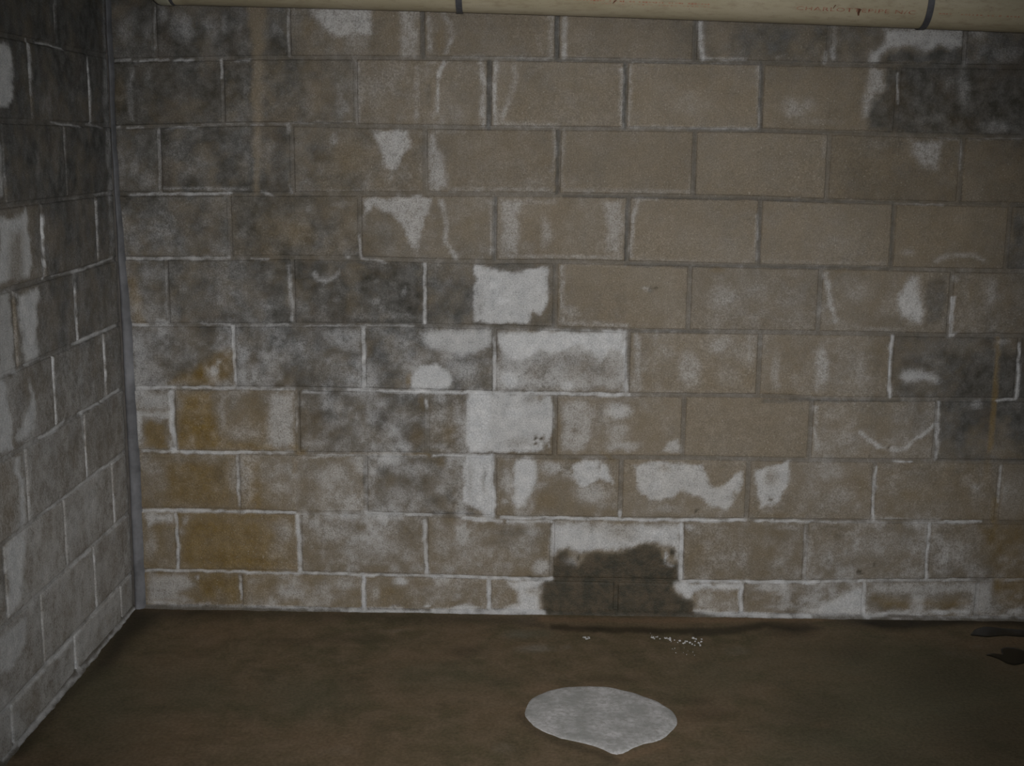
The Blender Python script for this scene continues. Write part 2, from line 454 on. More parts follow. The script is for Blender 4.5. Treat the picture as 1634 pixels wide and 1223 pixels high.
Ln('W', .3, 5, (1318, 215), (1314, 250)); Ln('O', .1, 5, (1120, 300), (1310, 312))
Pg('W', .62, 8, (1452, 224), (1506, 222), (1502, 255), (1492, 272), (1470, 268), (1455, 250)); El('W', .3, 1400, 230, 18, 14); Ln('W', .5, 3, (1500, 220), (1533, 223)); Ln('W', .5, 4, (1533, 224), (1531, 270)); Ln('W', .4, 2.5, (1545, 222), (1630, 221)); El('O', .2, 1390, 270, 60, 40)
# --- course 3
El('W', .4, 205, 375, 10, 32); El('W', .28, 280, 390, 60, 18); El('W', .2, 270, 340, 60, 20); Ln('W', .3, 3, (366, 315), (366, 408)); Ln('W', .8, 4, (200, 412), (240, 414), (365, 411)); El('W', .5, 230, 418, 18, 5)
Ln('W', .6, 2.6, (400, 413), (428, 414)); El('W', .35, 492, 330, 8, 12); El('W', .35, 545, 325, 25, 6); El('O', .35, 475, 375, 45, 28); El('O', .2, 550, 390, 30, 16); El('G', .85, 450, 335, 40, 18); Ln('W', .3, 4, (470, 405), (570, 405)); Ln('W', .65, 3.4, (573, 375), (577, 412)); Ln('W', .65, 3, (580, 413), (617, 419)); El('W', .6, 555, 411, 6, 4)
Pg('W', .72, 4, (575, 316), (688, 314), (682, 340), (672, 368), (665, 397), (655, 394), (640, 362), (627, 342), (610, 336), (596, 330), (582, 346)); El('O', .3, 655, 340, 10, 8); El('W', -.6, 612, 345, 22, 9); El('G', .6, 615, 375, 30, 26); El('W', .3, 582, 350, 6, 16)
El('W', .25, 620, 385, 14, 12); Ln('W', .66, 6, (703, 322), (711, 345), (712, 385), (720, 402), (727, 412)); Ln('W', .5, 5, (783, 322), (785, 405)); El('O', .2, 745, 360, 22, 35)
Pg('W', .6, 6, (798, 318), (833, 316), (831, 350), (826, 404), (800, 406)); El('W', .5, 870, 370, 12, 34); Ln('W', .5, 5, (835, 322), (885, 322)); Pg('W', .58, 8, (958, 318), (990, 317), (996, 355), (990, 405), (962, 402), (966, 360)); Ln('W', .5, 5, (800, 409), (990, 411)); El('W', .3, 840, 395, 20, 12)
Ln('W', .6, 5, (1017, 322), (1010, 350), (1006, 410)); Ln('W', .45, 3.5, (1014, 318), (1048, 318)); Ln('W', .5, 4, (1208, 345), (1207, 415)); Ln('W', .3, 4, (1012, 414), (1200, 418)); El('W', .15, 1100, 380, 70, 30)
Ln('W', .25, 6, (1220, 418), (1410, 422)); Ln('W', .45, 6, (1492, 417), (1512, 408), (1550, 407), (1570, 415)); El('W', .4, 1448, 403, 18, 8); Ln('W', .45, 2.6, (1430, 326), (1505, 328)); El('W', .2, 1330, 390, 60, 25); El('G', .8, 1625, 370, 16, 55)
# --- course 4
Pg('O', .9, 5, (204, 445), (212, 440), (226, 470), (228, 495), (236, 515), (213, 515)); El('D', .4, 208, 452, 6, 14); El('W', .4, 238, 440, 24, 26); El('W', .3, 250, 490, 16, 26); Ln('W', .45, 4, (265, 425), (265, 512))
Ln('W', .8, 3.8, (210, 518), (235, 521)); El('W', .65, 258, 515, 16, 10); Ln('W', .6, 3, (320, 517), (366, 519)); Ln('W', .55, 3, (400, 519), (463, 519)); El('W', .22, 350, 480, 80, 35); El('W', .3, 350, 512, 60, 6); El('W', .3, 430, 440, 14, 18); El('W', .5, 463, 430, 5, 14); Ln('W', .55, 4, (462, 440), (467, 512))
Ln('W', .65, 5, (502, 437), (508, 447), (522, 449), (538, 440), (540, 434)); El('W', .35, 520, 446, 18, 10); El('W', .42, 601, 478, 9, 10); El('W', .42, 646, 466, 6, 12); El('W', .3, 535, 478, 8, 9); El('W', .3, 600, 448, 5, 5); El('W', .32, 572, 503, 20, 12); El('W', .3, 630, 506, 50, 8); El('O', .15, 560, 490, 50, 30)
Ln('W', .8, 3.8, (677, 422), (677, 516)); Ln('W', .5, 2.6, (487, 520), (660, 520))
Pg('W', .82, 3, (754, 424), (775, 427), (800, 432), (830, 428), (872, 422), (876, 455), (877, 480), (868, 504), (850, 498), (846, 516), (755, 517), (753, 480), (757, 452)); El('W', .97, 790, 455, 18, 24); El('W', .97, 800, 480, 24, 12); El('W', .95, 790, 470, 10, 24); El('W', -.5, 815, 430, 22, 5); El('W', -.25, 765, 480, 10, 30); El('W', .9, 860, 460, 10, 35)
El('D', .9, 1047, 458, 7, 5); El('W', .5, 1030, 461, 10, 4); El('G', .7, 1039, 462, 4, 3); Ln('W', .5, 5, (896, 425), (898, 510)); Ln('W', .4, 6, (895, 515), (1000, 520)); El('W', .3, 912, 500, 18, 14); Ln('W', .25, 3, (900, 421), (1000, 425))
El('W', .42, 1155, 478, 36, 32); El('W', .3, 1210, 465, 36, 34); El('W', .28, 1260, 480, 40, 30); El('O', .35, 1142, 430, 16, 5); El('D', .35, 1142, 429, 14, 4)
Ln('W', .6, 7, (1318, 440), (1324, 475), (1332, 512)); Pg('W', .72, 7, (1452, 442), (1466, 440), (1466, 465), (1472, 492), (1470, 514), (1448, 513), (1434, 498), (1432, 470), (1442, 460)); El('W', .3, 1370, 465, 34, 30); El('W', .3, 1420, 490, 20, 24); El('O', .25, 1345, 435, 16, 5); El('O', .25, 1390, 435, 18, 5)
Pg('G', .65, 7, (1478, 442), (1512, 440), (1510, 515), (1476, 518), (1470, 470)); Ln('W', .3, 6, (1370, 525), (1440, 528)); Ln('W', .75, 4, (1521, 475), (1516, 538)); El('W', .6, 1518, 533, 9, 7); El('W', .45, 1524, 445, 9, 12); El('W', .4, 1580, 468, 18, 36); El('O', .25, 1550, 465, 12, 30); El('G', .45, 1600, 450, 30, 16); El('G', .4, 1600, 480, 4, 50)
# --- course 5
Pg('W', .62, 8, (208, 525), (232, 528), (238, 560), (232, 600), (225, 615), (212, 615)); Pg('O', .95, 8, (268, 616), (285, 597), (310, 590), (335, 575), (360, 555), (371, 560), (371, 614)); El('W', .35, 280, 570, 60, 18); El('W', .3, 270, 540, 70, 12)
El('W', .75, 342, 592, 12, 13); El('W', .55, 350, 580, 8, 8); El('D', .35, 366, 590, 7, 28); Ln('W', .8, 4.4, (371, 522), (373, 565), (377, 615)); El('W', .6, 388, 598, 16, 22); El('O', .25, 400, 575, 12, 16)
Ln('W', .4, 5, (420, 520), (418, 545)); El('G', .7, 425, 545, 6, 14); Pg('W', .5, 7, (515, 530), (548, 524), (578, 524), (577, 560), (560, 565), (540, 552), (520, 550)); El('W', .35, 470, 560, 70, 34); El('W', .32, 540, 590, 40, 22); Ln('W', .85, 5, (580, 524), (581, 615)); El('O', .16, 515, 590, 16, 22); El('W', .65, 580, 524, 9, 7); El('W', .4, 410, 605, 26, 12)
El('W', .35, 640, 545, 34, 16); El('G', .55, 630, 580, 40, 28); El('W', .3, 620, 560, 20, 20)
Pg('W', .74, 8, (668, 530), (690, 523), (784, 525), (784, 555), (762, 566), (735, 572), (705, 566), (684, 558)); Pg('W', .9, 4, (657, 610), (660, 592), (675, 581), (698, 579), (715, 590), (722, 605), (720, 622), (658, 622)); El('W', .8, 735, 540, 25, 12); El('W', .55, 740, 590, 40, 30); El('G', .4, 740, 575, 40, 10); El('G', .4, 760, 600, 14, 14); El('O', .85, 653, 606, 6, 16, .9); Ln('W', .75, 4, (788, 540), (790, 622)); El('O', .2, 625, 560, 10, 30)
Pg('W', .88, 5, (793, 531), (860, 528), (997, 530), (1000, 570), (990, 560), (972, 560), (958, 585), (940, 565), (925, 556), (905, 560), (880, 570), (862, 562), (840, 575), (820, 580), (798, 560)); El('G', .5, 910, 575, 30, 16); El('G', .5, 950, 590, 30, 14); El('G', .3, 850, 592, 40, 10); El('W', .45, 900, 585, 100, 40)
El('W', .92, 812, 605, 22, 24); El('W', .75, 812, 560, 16, 40); El('W', .78, 905, 613, 14, 14); El('W', .6, 885, 612, 10, 14); El('W', .55, 960, 612, 30, 8); Ln('W', .85, 5, (996, 535), (998, 622)); Pg('W', -.45, 5, (838, 590), (865, 582), (890, 592), (880, 622), (846, 622)); Pg('W', -.4, 6, (925, 595), (975, 580), (985, 605), (925, 612))
Ln('W', .5, 7, (1016, 536), (1018, 622)); El('W', .45, 1100, 592, 24, 44); El('W', .42, 1150, 550, 36, 22); El('W', .35, 1195, 565, 12, 34); El('W', .3, 1060, 560, 20, 26); El('O', .12, 1052, 580, 14, 40); Ln('W', .25, 6, (1012, 625), (1200, 630)); El('W', .3, 1160, 600, 24, 26)
El('W', .4, 1238, 590, 10, 46); El('W', .52, 1310, 585, 18, 52); El('W', .4, 1375, 590, 12, 42); El('W', .25, 1340, 545, 50, 12); Ln('O', .15, 6, (1215, 627), (1380, 632)); El('G', .35, 1400, 580, 16, 46); El('O', .15, 1400, 560, 14, 20)
Pg('W', .72, 7, (1436, 604), (1446, 592), (1470, 588), (1492, 597), (1504, 610), (1470, 610), (1446, 612)); El('W', .3, 1480, 570, 20, 14); Ln('W', .8, 4, (1423, 538), (1420, 580), (1420, 632)); Ln('W', .85, 3.6, (1628, 548), (1622, 634)); Ln('W', .75, 3, (1590, 640), (1622, 637)); El('W', .4, 1600, 545, 16, 7)
Ln('O', .7, 4.5, (1593, 540), (1590, 590), (1587, 636), (1583, 680), (1579, 718)); Ln('G', -.5, 5, (1593, 540), (1587, 636), (1579, 718))
Pg('W', .58, 8, (795, 530), (1000, 532), (1000, 622), (793, 622)); El('W', -.45, 945, 590, 48, 22); El('W', -.4, 862, 592, 28, 16); El('W', -.25, 905, 572, 60, 10); El('W', .8, 908, 612, 16, 14); El('W', .9, 816, 606, 22, 18); Ln('W', .92, 6, (996, 533), (998, 622))
# --- course 6
Ln('W', .9, 4.5, (216, 620), (276, 618)); Ln('W', .82, 3.6, (290, 619), (372, 620)); Ln('W', .6, 3.4, (385, 621), (470, 622)); Ln('W', .8, 3.6, (556, 623), (664, 626)); Ln('W', .9, 4, (664, 626), (900, 629)); Ln('W', .85, 4.2, (900, 629), (1004, 631))
Pg('W', .6, 6, (218, 624), (268, 624), (268, 655), (218, 655)); El('G', .6, 240, 640, 26, 14); Ln('W', .9, 6, (274, 626), (274, 680), (280, 716)); Ln('W', .85, 7, (218, 660), (268, 664)); Ln('W', .8, 6, (222, 665), (222, 700)); Pg('O', .7, 5, (229, 680), (240, 672), (262, 676), (268, 715), (226, 716)); Pg('W', -.8, 4, (229, 682), (240, 674), (262, 680), (266, 714), (228, 716)); El('D', .3, 246, 695, 16, 16); El('W', .95, 277, 718, 12, 7)
Pg('O', .92, 6, (284, 624), (340, 625), (342, 660), (350, 700), (400, 706), (440, 712), (440, 720), (284, 718)); El('W', .3, 288, 645, 8, 14); El('G', .4, 290, 640, 6, 8); El('W', .42, 355, 660, 10, 40); El('W', .38, 385, 690, 40, 18); El('G', .5, 370, 640, 14, 28); El('O', .35, 400, 665, 26, 40); Pg('W', .55, 8, (428, 626), (470, 626), (470, 716), (425, 716)); El('G', .5, 424, 640, 4, 24); Ln('O', .6, 4, (340, 712), (440, 716)); El('O', .9, 467, 712, 8, 8); El('O', .7, 478, 722, 14, 9); El('G', .4, 440, 640, 20, 10)
Ln('W', .7, 3, (484, 626), (520, 627)); El('W', .45, 500, 708, 34, 12); El('W', .4, 600, 640, 40, 12); El('W', .4, 580, 690, 30, 26); El('W', .35, 640, 670, 30, 36); El('G', .85, 525, 660, 26, 30); El('G', .85, 605, 670, 30, 30); El('O', .28, 665, 695, 16, 24); El('G', .6, 565, 640, 12, 18); El('O', .22, 540, 645, 12, 24); El('O', .3, 672, 640, 8, 20); Ln('W', .5, 3, (472, 640), (473, 690)); Ln('W', -.8, 3, (477, 650), (479, 716)); Ln('O', .4, 4, (560, 724), (684, 727)); Ln('W', .55, 3, (500, 726), (580, 727))
Ln('W', .7, 4, (679, 640), (680, 650)); El('G', .6, 708, 645, 26, 18); El('G', .6, 705, 712, 26, 10); El('O', .35, 715, 690, 16, 26); El('W', .45, 730, 660, 10, 26); El('W', .3, 700, 675, 10, 14)
Pg('W', .82, 3, (744, 622), (884, 632), (881, 655), (884, 690), (876, 715), (870, 700), (864, 722), (744, 722), (742, 690)); Pg('W', .97, 5, (746, 622), (788, 624), (786, 700), (770, 722), (744, 722)); El('W', .93, 820, 660, 40, 24); El('W', -.3, 850, 640, 24, 10); El('W', -.25, 830, 705, 26, 10)
El('D', 1, 856, 698.5, 4, 3.5); El('D', 1, 865, 702, 3, 3); El('D', 1, 855, 709, 4, 3); El('O', .5, 860, 636, 14, 5); El('D', .4, 862, 637, 10, 4)
Pg('W', .5, 7, (893, 640), (935, 640), (948, 672), (945, 700), (930, 722), (898, 722)); El('W', .7, 985, 655, 28, 18); El('W', .45, 985, 690, 26, 30); El('W', .45, 945, 660, 10, 24); El('W', .55, 990, 712, 40, 12); Pg('W', .62, 5, (1052, 722), (1065, 704), (1084, 696), (1086, 722)); El('D', .6, 916.5, 687, 6, 5); El('W', .3, 930, 660, 40, 36); El('O', .25, 891, 685, 6, 32); El('O', .3, 920, 722, 34, 5); El('G', .3, 958, 660, 10, 20); El('D', .4, 1073, 653, 2.5, 3.5)
Ln('W', .5, 5, (1301, 650), (1300, 712)); El('W', .5, 1305, 712, 12, 14); El('W', .35, 1345, 700, 40, 20); Ln('W', .7, 5, (1372, 690), (1385, 700), (1400, 712), (1425, 718), (1447, 716), (1460, 702), (1480, 690), (1488, 680)); El('W', .3, 1330, 660, 26, 26); El('W', .28, 1420, 705, 26, 8); El('D', .8, 1338, 726, 3, 2.5); El('D', .8, 1419, 713, 2.5, 3); El('D', .7, 1391, 726, 2.5, 2); El('D', .6, 1404, 706, 2, 2); Ln('W', .55, 4, (1492, 645), (1493, 690)); Ln('W', .7, 3.4, (1499, 642), (1493, 735)); Ln('W', .8, 2.6, (1425, 737), (1455, 738))
El('W', .45, 1560, 648, 14, 10); El('W', .22, 1530, 650, 20, 24); El('O', .3, 1600, 725, 40, 8)
# --- course 7
Ln('W', .7, 3.4, (228, 721), (268, 721)); Ln('W', .85, 4, (290, 722), (400, 723)); Ln('W', .65, 4.2, (404, 723), (466, 722)); El('W', .35, 245, 750, 22, 16); El('G', .4, 233, 730, 8, 10); El('G', .4, 292, 732, 5, 9); Pg('O', .85, 10, (262, 735), (370, 735), (376, 812), (262, 812)); El('D', .42, 354, 755, 18, 32); El('D', .25, 366, 790, 9, 20); Ln('W', .7, 3.6, (378, 730), (381, 808)); El('W', .2, 240, 780, 14, 20)
Ln('W', .9, 4, (228, 815), (300, 816)); Ln('W', .85, 3.6, (300, 816), (470, 819)); Pg('O', .85, 14, (385, 730), (410, 732), (425, 812), (386, 812)); El('O', .4, 440, 780, 40, 38); El('W', .48, 530, 760, 50, 28); El('W', .42, 530, 795, 52, 20); Ln('O', .5, 4, (470, 735), (470, 812)); El('W', .7, 586, 822, 10, 8); El('G', .6, 583, 770, 3.5, 36); El('W', .5, 510, 728, 60, 4)
El('G', .7, 613, 750, 16, 24); El('W', .5, 660, 750, 50, 18); El('W', .45, 640, 790, 50, 20); El('G', .6, 690, 800, 26, 16); El('W', .4, 710, 770, 26, 30); El('O', .35, 705, 742, 12, 10); El('G', .6, 720, 790, 12, 24); Ln('G', .7, 4, (690, 818), (755, 820)); Ln('W', .75, 3.4, (590, 820), (690, 822)); Ln('W', .5, 3, (600, 730), (680, 729)); Ln('W', .8, 2.8, (690, 727), (742, 727))
Pg('W', .96, 4, (740, 722), (788, 724), (789, 826), (772, 826), (756, 812), (738, 800), (740, 760)); El('W', -.35, 773, 765, 5, 24); El('W', -.25, 750, 770, 5, 40); Ln('W', .95, 4, (785, 735), (786, 824)); Ln('W', .9, 4, (740, 828), (800, 832))
Pg('W', .92, 6, (822, 738), (838, 728), (858, 736), (858, 762), (850, 785), (836, 808), (822, 812), (815, 795), (818, 765)); El('W', .55, 810, 770, 14, 30); El('W', .55, 805, 800, 10, 10); El('W', .6, 880, 748, 26, 14); El('W', .45, 862, 775, 20, 14); Pg('W', .85, 4, (910, 742), (935, 735), (974, 741), (978, 772), (966, 774), (954, 766), (945, 775), (938, 785), (925, 776), (912, 762)); El('W', .55, 945, 790, 36, 22); El('W', .35, 960, 805, 20, 12); El('O', .35, 870, 800, 36, 18); Pg('W', -.8, 6, (862, 785), (895, 765), (912, 772), (912, 800), (930, 820), (850, 822)); El('D', .8, 890.5, 755, 3, 3); El('D', .55, 905, 745, 5, 4); El('D', .5, 958, 746, 2.5, 7); El('O', .3, 795, 735, 8, 30); Ln('W', .85, 3.6, (800, 827), (988, 829)); Ln('O', .4, 4, (960, 722), (980, 735)); El('W', .7, 989, 820, 4, 12); El('O', .2, 991, 770, 4, 40)
Pg('W', .72, 3.5, (1011, 745), (1022, 740), (1060, 736), (1122, 742), (1128, 758), (1140, 780), (1155, 770), (1170, 755), (1186, 750), (1186, 775), (1174, 795), (1160, 812), (1138, 812), (1118, 800), (1100, 788), (1082, 787), (1068, 795), (1052, 803), (1036, 796), (1018, 780)); El('W', .82, 1045, 775, 22, 18); El('W', -.8, 1142, 762, 14, 18); El('W', -.35, 1060, 748, 12, 9); El('D', .9, 1111, 814, 5, 4); El('W', .35, 1065, 812, 40, 12); El('W', -.5, 1170, 790, 8, 10)
Pg('W', .78, 3.5, (1206, 748), (1230, 745), (1262, 737), (1258, 765), (1246, 795), (1234, 808), (1212, 808), (1208, 780)); El('W', -.4, 1232, 762, 14, 20); El('W', .45, 1325, 755, 38, 20); El('W', .35, 1340, 790, 40, 26); El('O', .25, 1380, 780, 18, 34); El('W', .4, 1305, 742, 14, 5); El('D', .7, 1230, 798, 2, 2); El('D', .6, 1296, 771, 2, 2); Ln('W', .85, 3.6, (990, 830), (1190, 831)); Ln('W', .8, 3.2, (1205, 832), (1300, 833)); Ln('O', .3, 5, (1215, 822), (1280, 824)); El('W', .6, 1236, 829, 5, 5)
Ln('W', .75, 3.6, (1399, 745), (1394, 775), (1394, 832)); El('W', .6, 1396, 774, 5, 14); El('W', .3, 1455, 755, 24, 8); El('W', .5, 1557, 780, 12, 10); El('W', .25, 1545, 770, 20, 16); El('O', .4, 1470, 790, 50, 24); Ln('W', .6, 3.6, (1597, 745), (1593, 800)); El('W', .45, 1610, 787, 15, 26); El('O', .4, 1575, 760, 10, 40); Ln('W', .5, 3, (1400, 827), (1500, 830)); Ln('W', .8, 3.6, (1510, 834), (1565, 834)); Ln('W', .55, 3, (1300, 834), (1395, 834)); Ln('O', .7, 9, (1590, 800), (1587, 850), (1580, 865))
# --- course 8
Pg('W', .68, 6, (232, 818), (278, 818), (276, 838), (250, 834), (236, 850)); El('W', .4, 242, 870, 14, 30); El('O', .55, 236, 900, 12, 10); El('O', .4, 262, 870, 12, 28); Ln('W', .85, 4, (280, 822), (283, 860), (285, 908)); El('W', .5, 297, 832, 9, 16); El('W', .4, 290, 850, 6, 9)
Pg('O', .95, 12, (300, 826), (420, 828), (440, 870), (478, 900), (478, 912), (286, 912), (290, 860)); El('W', .45, 452, 850, 24, 28); El('W', .32, 440, 880, 24, 24); Ln('W', .88, 5, (474, 824), (480, 912)); El('D', .5, 315, 857, 2.5, 3); El('D', .2, 440, 855, 14, 18)
El('W', .5, 530, 850, 50, 26); El('W', .5, 600, 870, 60, 28); El('W', .65, 585, 832, 16, 12); El('O', .25, 660, 895, 16, 16); El('O', .2, 510, 905, 26, 6); El('D', .6, 627, 886, 4, 4); El('D', .5, 539, 906, 3.5, 5); El('D', .4, 612, 910, 4, 3); Ln('W', .8, 5, (677, 832), (679, 880), (682, 915)); El('W', .35, 560, 895, 60, 12); El('D', .25, 570, 838, 12, 10)
El('W', .4, 705, 870, 24, 32); Pg('W', .62, 6, (724, 836), (748, 832), (750, 862), (738, 876), (722, 862)); El('W', .42, 780, 850, 40, 8); El('D', .5, 815, 850, 44, 11); El('D', .4, 790, 866, 30, 8); El('O', .35, 790, 890, 60, 22); El('D', .2, 790, 865, 40, 12); El('W', .6, 862, 905, 22, 16); El('W', .5, 850, 850, 24, 14); El('D', .3, 820, 836, 24, 4); Ln('W', .85, 3.6, (810, 832), (880, 833))
Pg('W', .85, 6, (878, 834), (1087, 838), (1087, 905), (1070, 872), (1040, 872), (1000, 878), (960, 884), (930, 888), (905, 878), (880, 890)); El('W', .95, 1050, 852, 30, 16); El('W', .92, 900, 860, 20, 20); El('W', -.35, 990, 850, 28, 20); El('W', -.2, 950, 842, 30, 8)
Pg('D', 1, 5, (880, 926), (884, 888), (892, 879), (905, 877), (908, 888), (925, 902), (940, 885), (958, 886), (990, 877), (1025, 870), (1050, 873), (1056, 888), (1066, 896), (1084, 898), (1084, 930), (1074, 932), (1084, 948), (1100, 956), (1110, 968), (1108, 985), (869, 983), (864, 955), (864, 935), (842, 930), (842, 920)); Pg('W', -1, 5, (882, 924), (884, 890), (892, 881), (905, 879), (906, 890), (925, 904), (940, 887), (990, 879), (1025, 872), (1048, 875), (1056, 890), (1084, 900), (1084, 930), (1072, 932), (1080, 946), (1100, 958), (1108, 970), (1106, 990), (869, 990), (866, 955), (866, 932), (844, 928), (844, 920))
El('O', .5, 915, 915, 26, 14); El('W', .42, 913, 893, 16, 10); Ln('D', .9, 3, (896, 920), (899, 915)); El('D', 1, 1075, 882, 6, 9); El('W', .8, 1064, 888, 5, 12); El('W', .6, 1084, 885, 4, 14); El('D', .8, 923, 892, 3, 4); El('D', .8, 934, 886, 3, 3); El('W', .5, 1068, 900, 10, 5); El('D', .7, 945, 888, 4, 4)
Ln('W', .95, 5.5, (1087, 838), (1087, 905), (1086, 926)); El('W', .6, 1100, 842, 14, 7); El('W', .35, 1150, 890, 24, 22); El('O', .3, 1120, 880, 24, 30); El('O', .3, 1230, 880, 40, 24); El('W', .2, 1190, 860, 40, 16); El('D', .6, 1245, 907, 3.5, 3); El('D', .4, 1235, 901, 3, 2.5); El('W', .4, 1260, 842, 26, 6); Ln('W', .5, 4, (1285, 842), (1284, 915))
El('D', .95, 1370, 915, 7, 6); El('D', .8, 1396, 903, 3.5, 3); El('D', .8, 1324, 897, 3, 3); El('D', .6, 1466, 898, 2.5, 2.5); El('D', .5, 1340, 855, 14, 7); El('D', .45, 1330, 842, 30, 4); El('D', .4, 1420, 845, 18, 8); El('D', .4, 1456, 850, 10, 8); El('W', .35, 1400, 870, 70, 34); El('W', .3, 1320, 880, 30, 24); Ln('W', .85, 4.4, (1484, 836), (1480, 875), (1478, 924)); El('W', .2, 1450, 905, 24, 14)
Pg('O', .55, 12, (1560, 838), (1634, 836), (1640, 926), (1590, 926), (1562, 870)); El('D', .3, 1580, 860, 14, 16); El('W', .42, 1530, 885, 30, 34); El('W', .4, 1550, 905, 24, 16); El('W', .32, 1505, 870, 16, 34); El('W', .35, 1600, 895, 16, 12); El('D', .4, 1505, 846, 16, 6); Ln('W', .6, 3.4, (1480, 836), (1555, 835))
# --- course 9 and the foot of the wall
Pg('W', .62, 8, (238, 915), (300, 914), (312, 935), (285, 950), (312, 958), (310, 966), (236, 963), (232, 935)); El('O', .6, 248, 940, 6, 9); El('D', .4, 222, 930, 7, 30); El('O', .35, 280, 935, 20, 10); Pg('O', .85, 8, (312, 918), (382, 917), (382, 964), (318, 963)); Ln('W', .85, 3.6, (234, 911), (300, 912)); Ln('W', .8, 3.2, (300, 912), (680, 920)); Ln('W', .7, 3.4, (383, 920), (385, 958)); El('W', .7, 316, 921, 3.5, 3.5)
Ln('W', .75, 4, (238, 962), (320, 965)); Ln('W', .6, 3.4, (320, 965), (400, 968)); Ln('W', .7, 4, (400, 967), (560, 974)); Ln('W', .9, 5, (560, 975), (700, 978)); Ln('W', .95, 7, (690, 976), (760, 978), (865, 979))
Pg('O', .6, 10, (387, 920), (440, 922), (430, 960), (388, 958)); El('O', .4, 490, 940, 26, 18); El('W', .45, 510, 945, 24, 20); El('W', .5, 550, 930, 30, 18); El('W', .35, 450, 945, 16, 16); Ln('O', .3, 4, (420, 962), (570, 968)); Ln('W', .95, 5, (580, 920), (581, 975)); Ln('W', .85, 4.4, (578, 917), (580, 920))
El('W', .75, 640, 927, 16, 8); El('W', .6, 705, 924, 22, 9); El('W', .45, 600, 945, 10, 18); El('W', .4, 730, 950, 12, 12); El('D', .5, 640, 966, 26, 3); El('D', .3, 690, 945, 20, 14); El('O', .4, 620, 945, 20, 12); Ln('W', .88, 4, (680, 920), (812, 924)); El('W', .3, 660, 945, 16, 12); Ln('W', .6, 4, (590, 969), (640, 971)); El('W', .8, 680, 966, 10, 4); El('W', .85, 740, 972, 40, 6); Ln('W', .95, 5, (780, 926), (781, 975)); El('D', .18, 760, 945, 16, 14)
Pg('W', .9, 6, (805, 924), (866, 928), (862, 950), (866, 984), (785, 984), (800, 972), (828, 962), (826, 945)); El('W', -.4, 850, 945, 14, 8); El('O', .4, 805, 955, 14, 12); Ln('W', .9, 4.2, (812, 924), (880, 926))
Pg('W', .92, 5, (1076, 930), (1184, 930), (1184, 942), (1150, 940), (1110, 944), (1100, 956), (1088, 950)); El('O', .35, 1140, 955, 34, 14); El('D', .18, 1160, 955, 18, 12); Ln('W', .9, 6, (1112, 975), (1150, 980), (1290, 984)); Ln('W', .95, 5, (1183, 932), (1182, 980)); Ln('W', .95, 4.2, (1086, 928), (1300, 930)); El('W', .55, 1120, 962, 14, 14); El('W', .3, 1150, 945, 5, 14)
El('W', .6, 1230, 938, 44, 12); Pg('W', .88, 8, (1292, 985), (1310, 962), (1335, 950), (1360, 935), (1382, 932), (1384, 985)); El('O', .35, 1240, 950, 22, 9); El('O', .4, 1296, 955, 12, 9); El('D', .5, 1255, 978, 26, 4); El('W', .7, 1300, 975, 30, 10); El('D', .4, 1242, 952, 8, 4); El('W', .5, 1250, 968, 40, 7); Ln('W', .85, 4, (1300, 930), (1390, 928)); El('D', .3, 1340, 936, 24, 6)
Pg('W', .55, 6, (1382, 930), (1555, 928), (1555, 945), (1470, 952), (1400, 948)); Pg('O', .55, 5, (1390, 950), (1420, 955), (1480, 960), (1545, 955), (1545, 970), (1470, 972), (1410, 968), (1392, 960)); El('D', .4, 1400, 955, 12, 8); El('D', .35, 1500, 966, 40, 5); Ln('W', .85, 5, (1382, 985), (1420, 978), (1545, 976)); Ln('W', .9, 4.4, (1380, 930), (1380, 982)); Ln('W', .7, 3.6, (1388, 927), (1550, 926)); Pg('W', .6, 6, (1545, 928), (1585, 924), (1585, 984), (1550, 984)); El('O', .3, 1567, 965, 8, 10)
Pg('O', .8, 8, (1586, 918), (1640, 920), (1640, 965), (1600, 968), (1584, 950)); El('W', .75, 1622, 976, 24, 9); El('W', .4, 1625, 950, 12, 9); Ln('W', .65, 4, (1560, 984), (1640, 984)); Ln('W', .5, 3.6, (1600, 927), (1640, 926)); Ln('W', .55, 3, (1420, 986), (1560, 986))

# joints that stay open and dark
for s_, r_, p_ in ((.8, 5, [(889, 20), (889, 92)]), (.8, 5, [(781, 98), (779, 203)]), (.75, 4, [(998, 100), (996, 204)]), (.7, 4, [(1215, 100), (1214, 206)]), (.6, 4, [(1109, 30), (1108, 96)]),
                   (.6, 5, [(674, 12), (674, 92)]), (.7, 4, [(891, 208), (889, 308)]), (.4, 4, [(1108, 210), (1108, 312)]), (.6, 4, [(1535, 220), (1533, 322)]), (.55, 4, [(1002, 318), (998, 415)]), (.6, 4, [(789, 318), (789, 415)]),
                   (.4, 4, [(1212, 320), (1211, 422)]), (.5, 4, [(1426, 326), (1422, 428)]), (.5, 4, [(1540, 104), (1640, 106)]), (.45, 3.5, [(1000, 423), (1420, 429)]), (.5, 3, [(1100, 206), (1530, 217)]), (.5, 3, [(900, 313), (1600, 326)]),
                   (.5, 3, [(826, 95), (1400, 105)]), (.45, 3, [(1000, 528), (1130, 530)]), (.45, 3.5, [(1215, 640), (1600, 640)])):
    Ln('G', s_, r_, *p_)

CUR[0] = 'left'
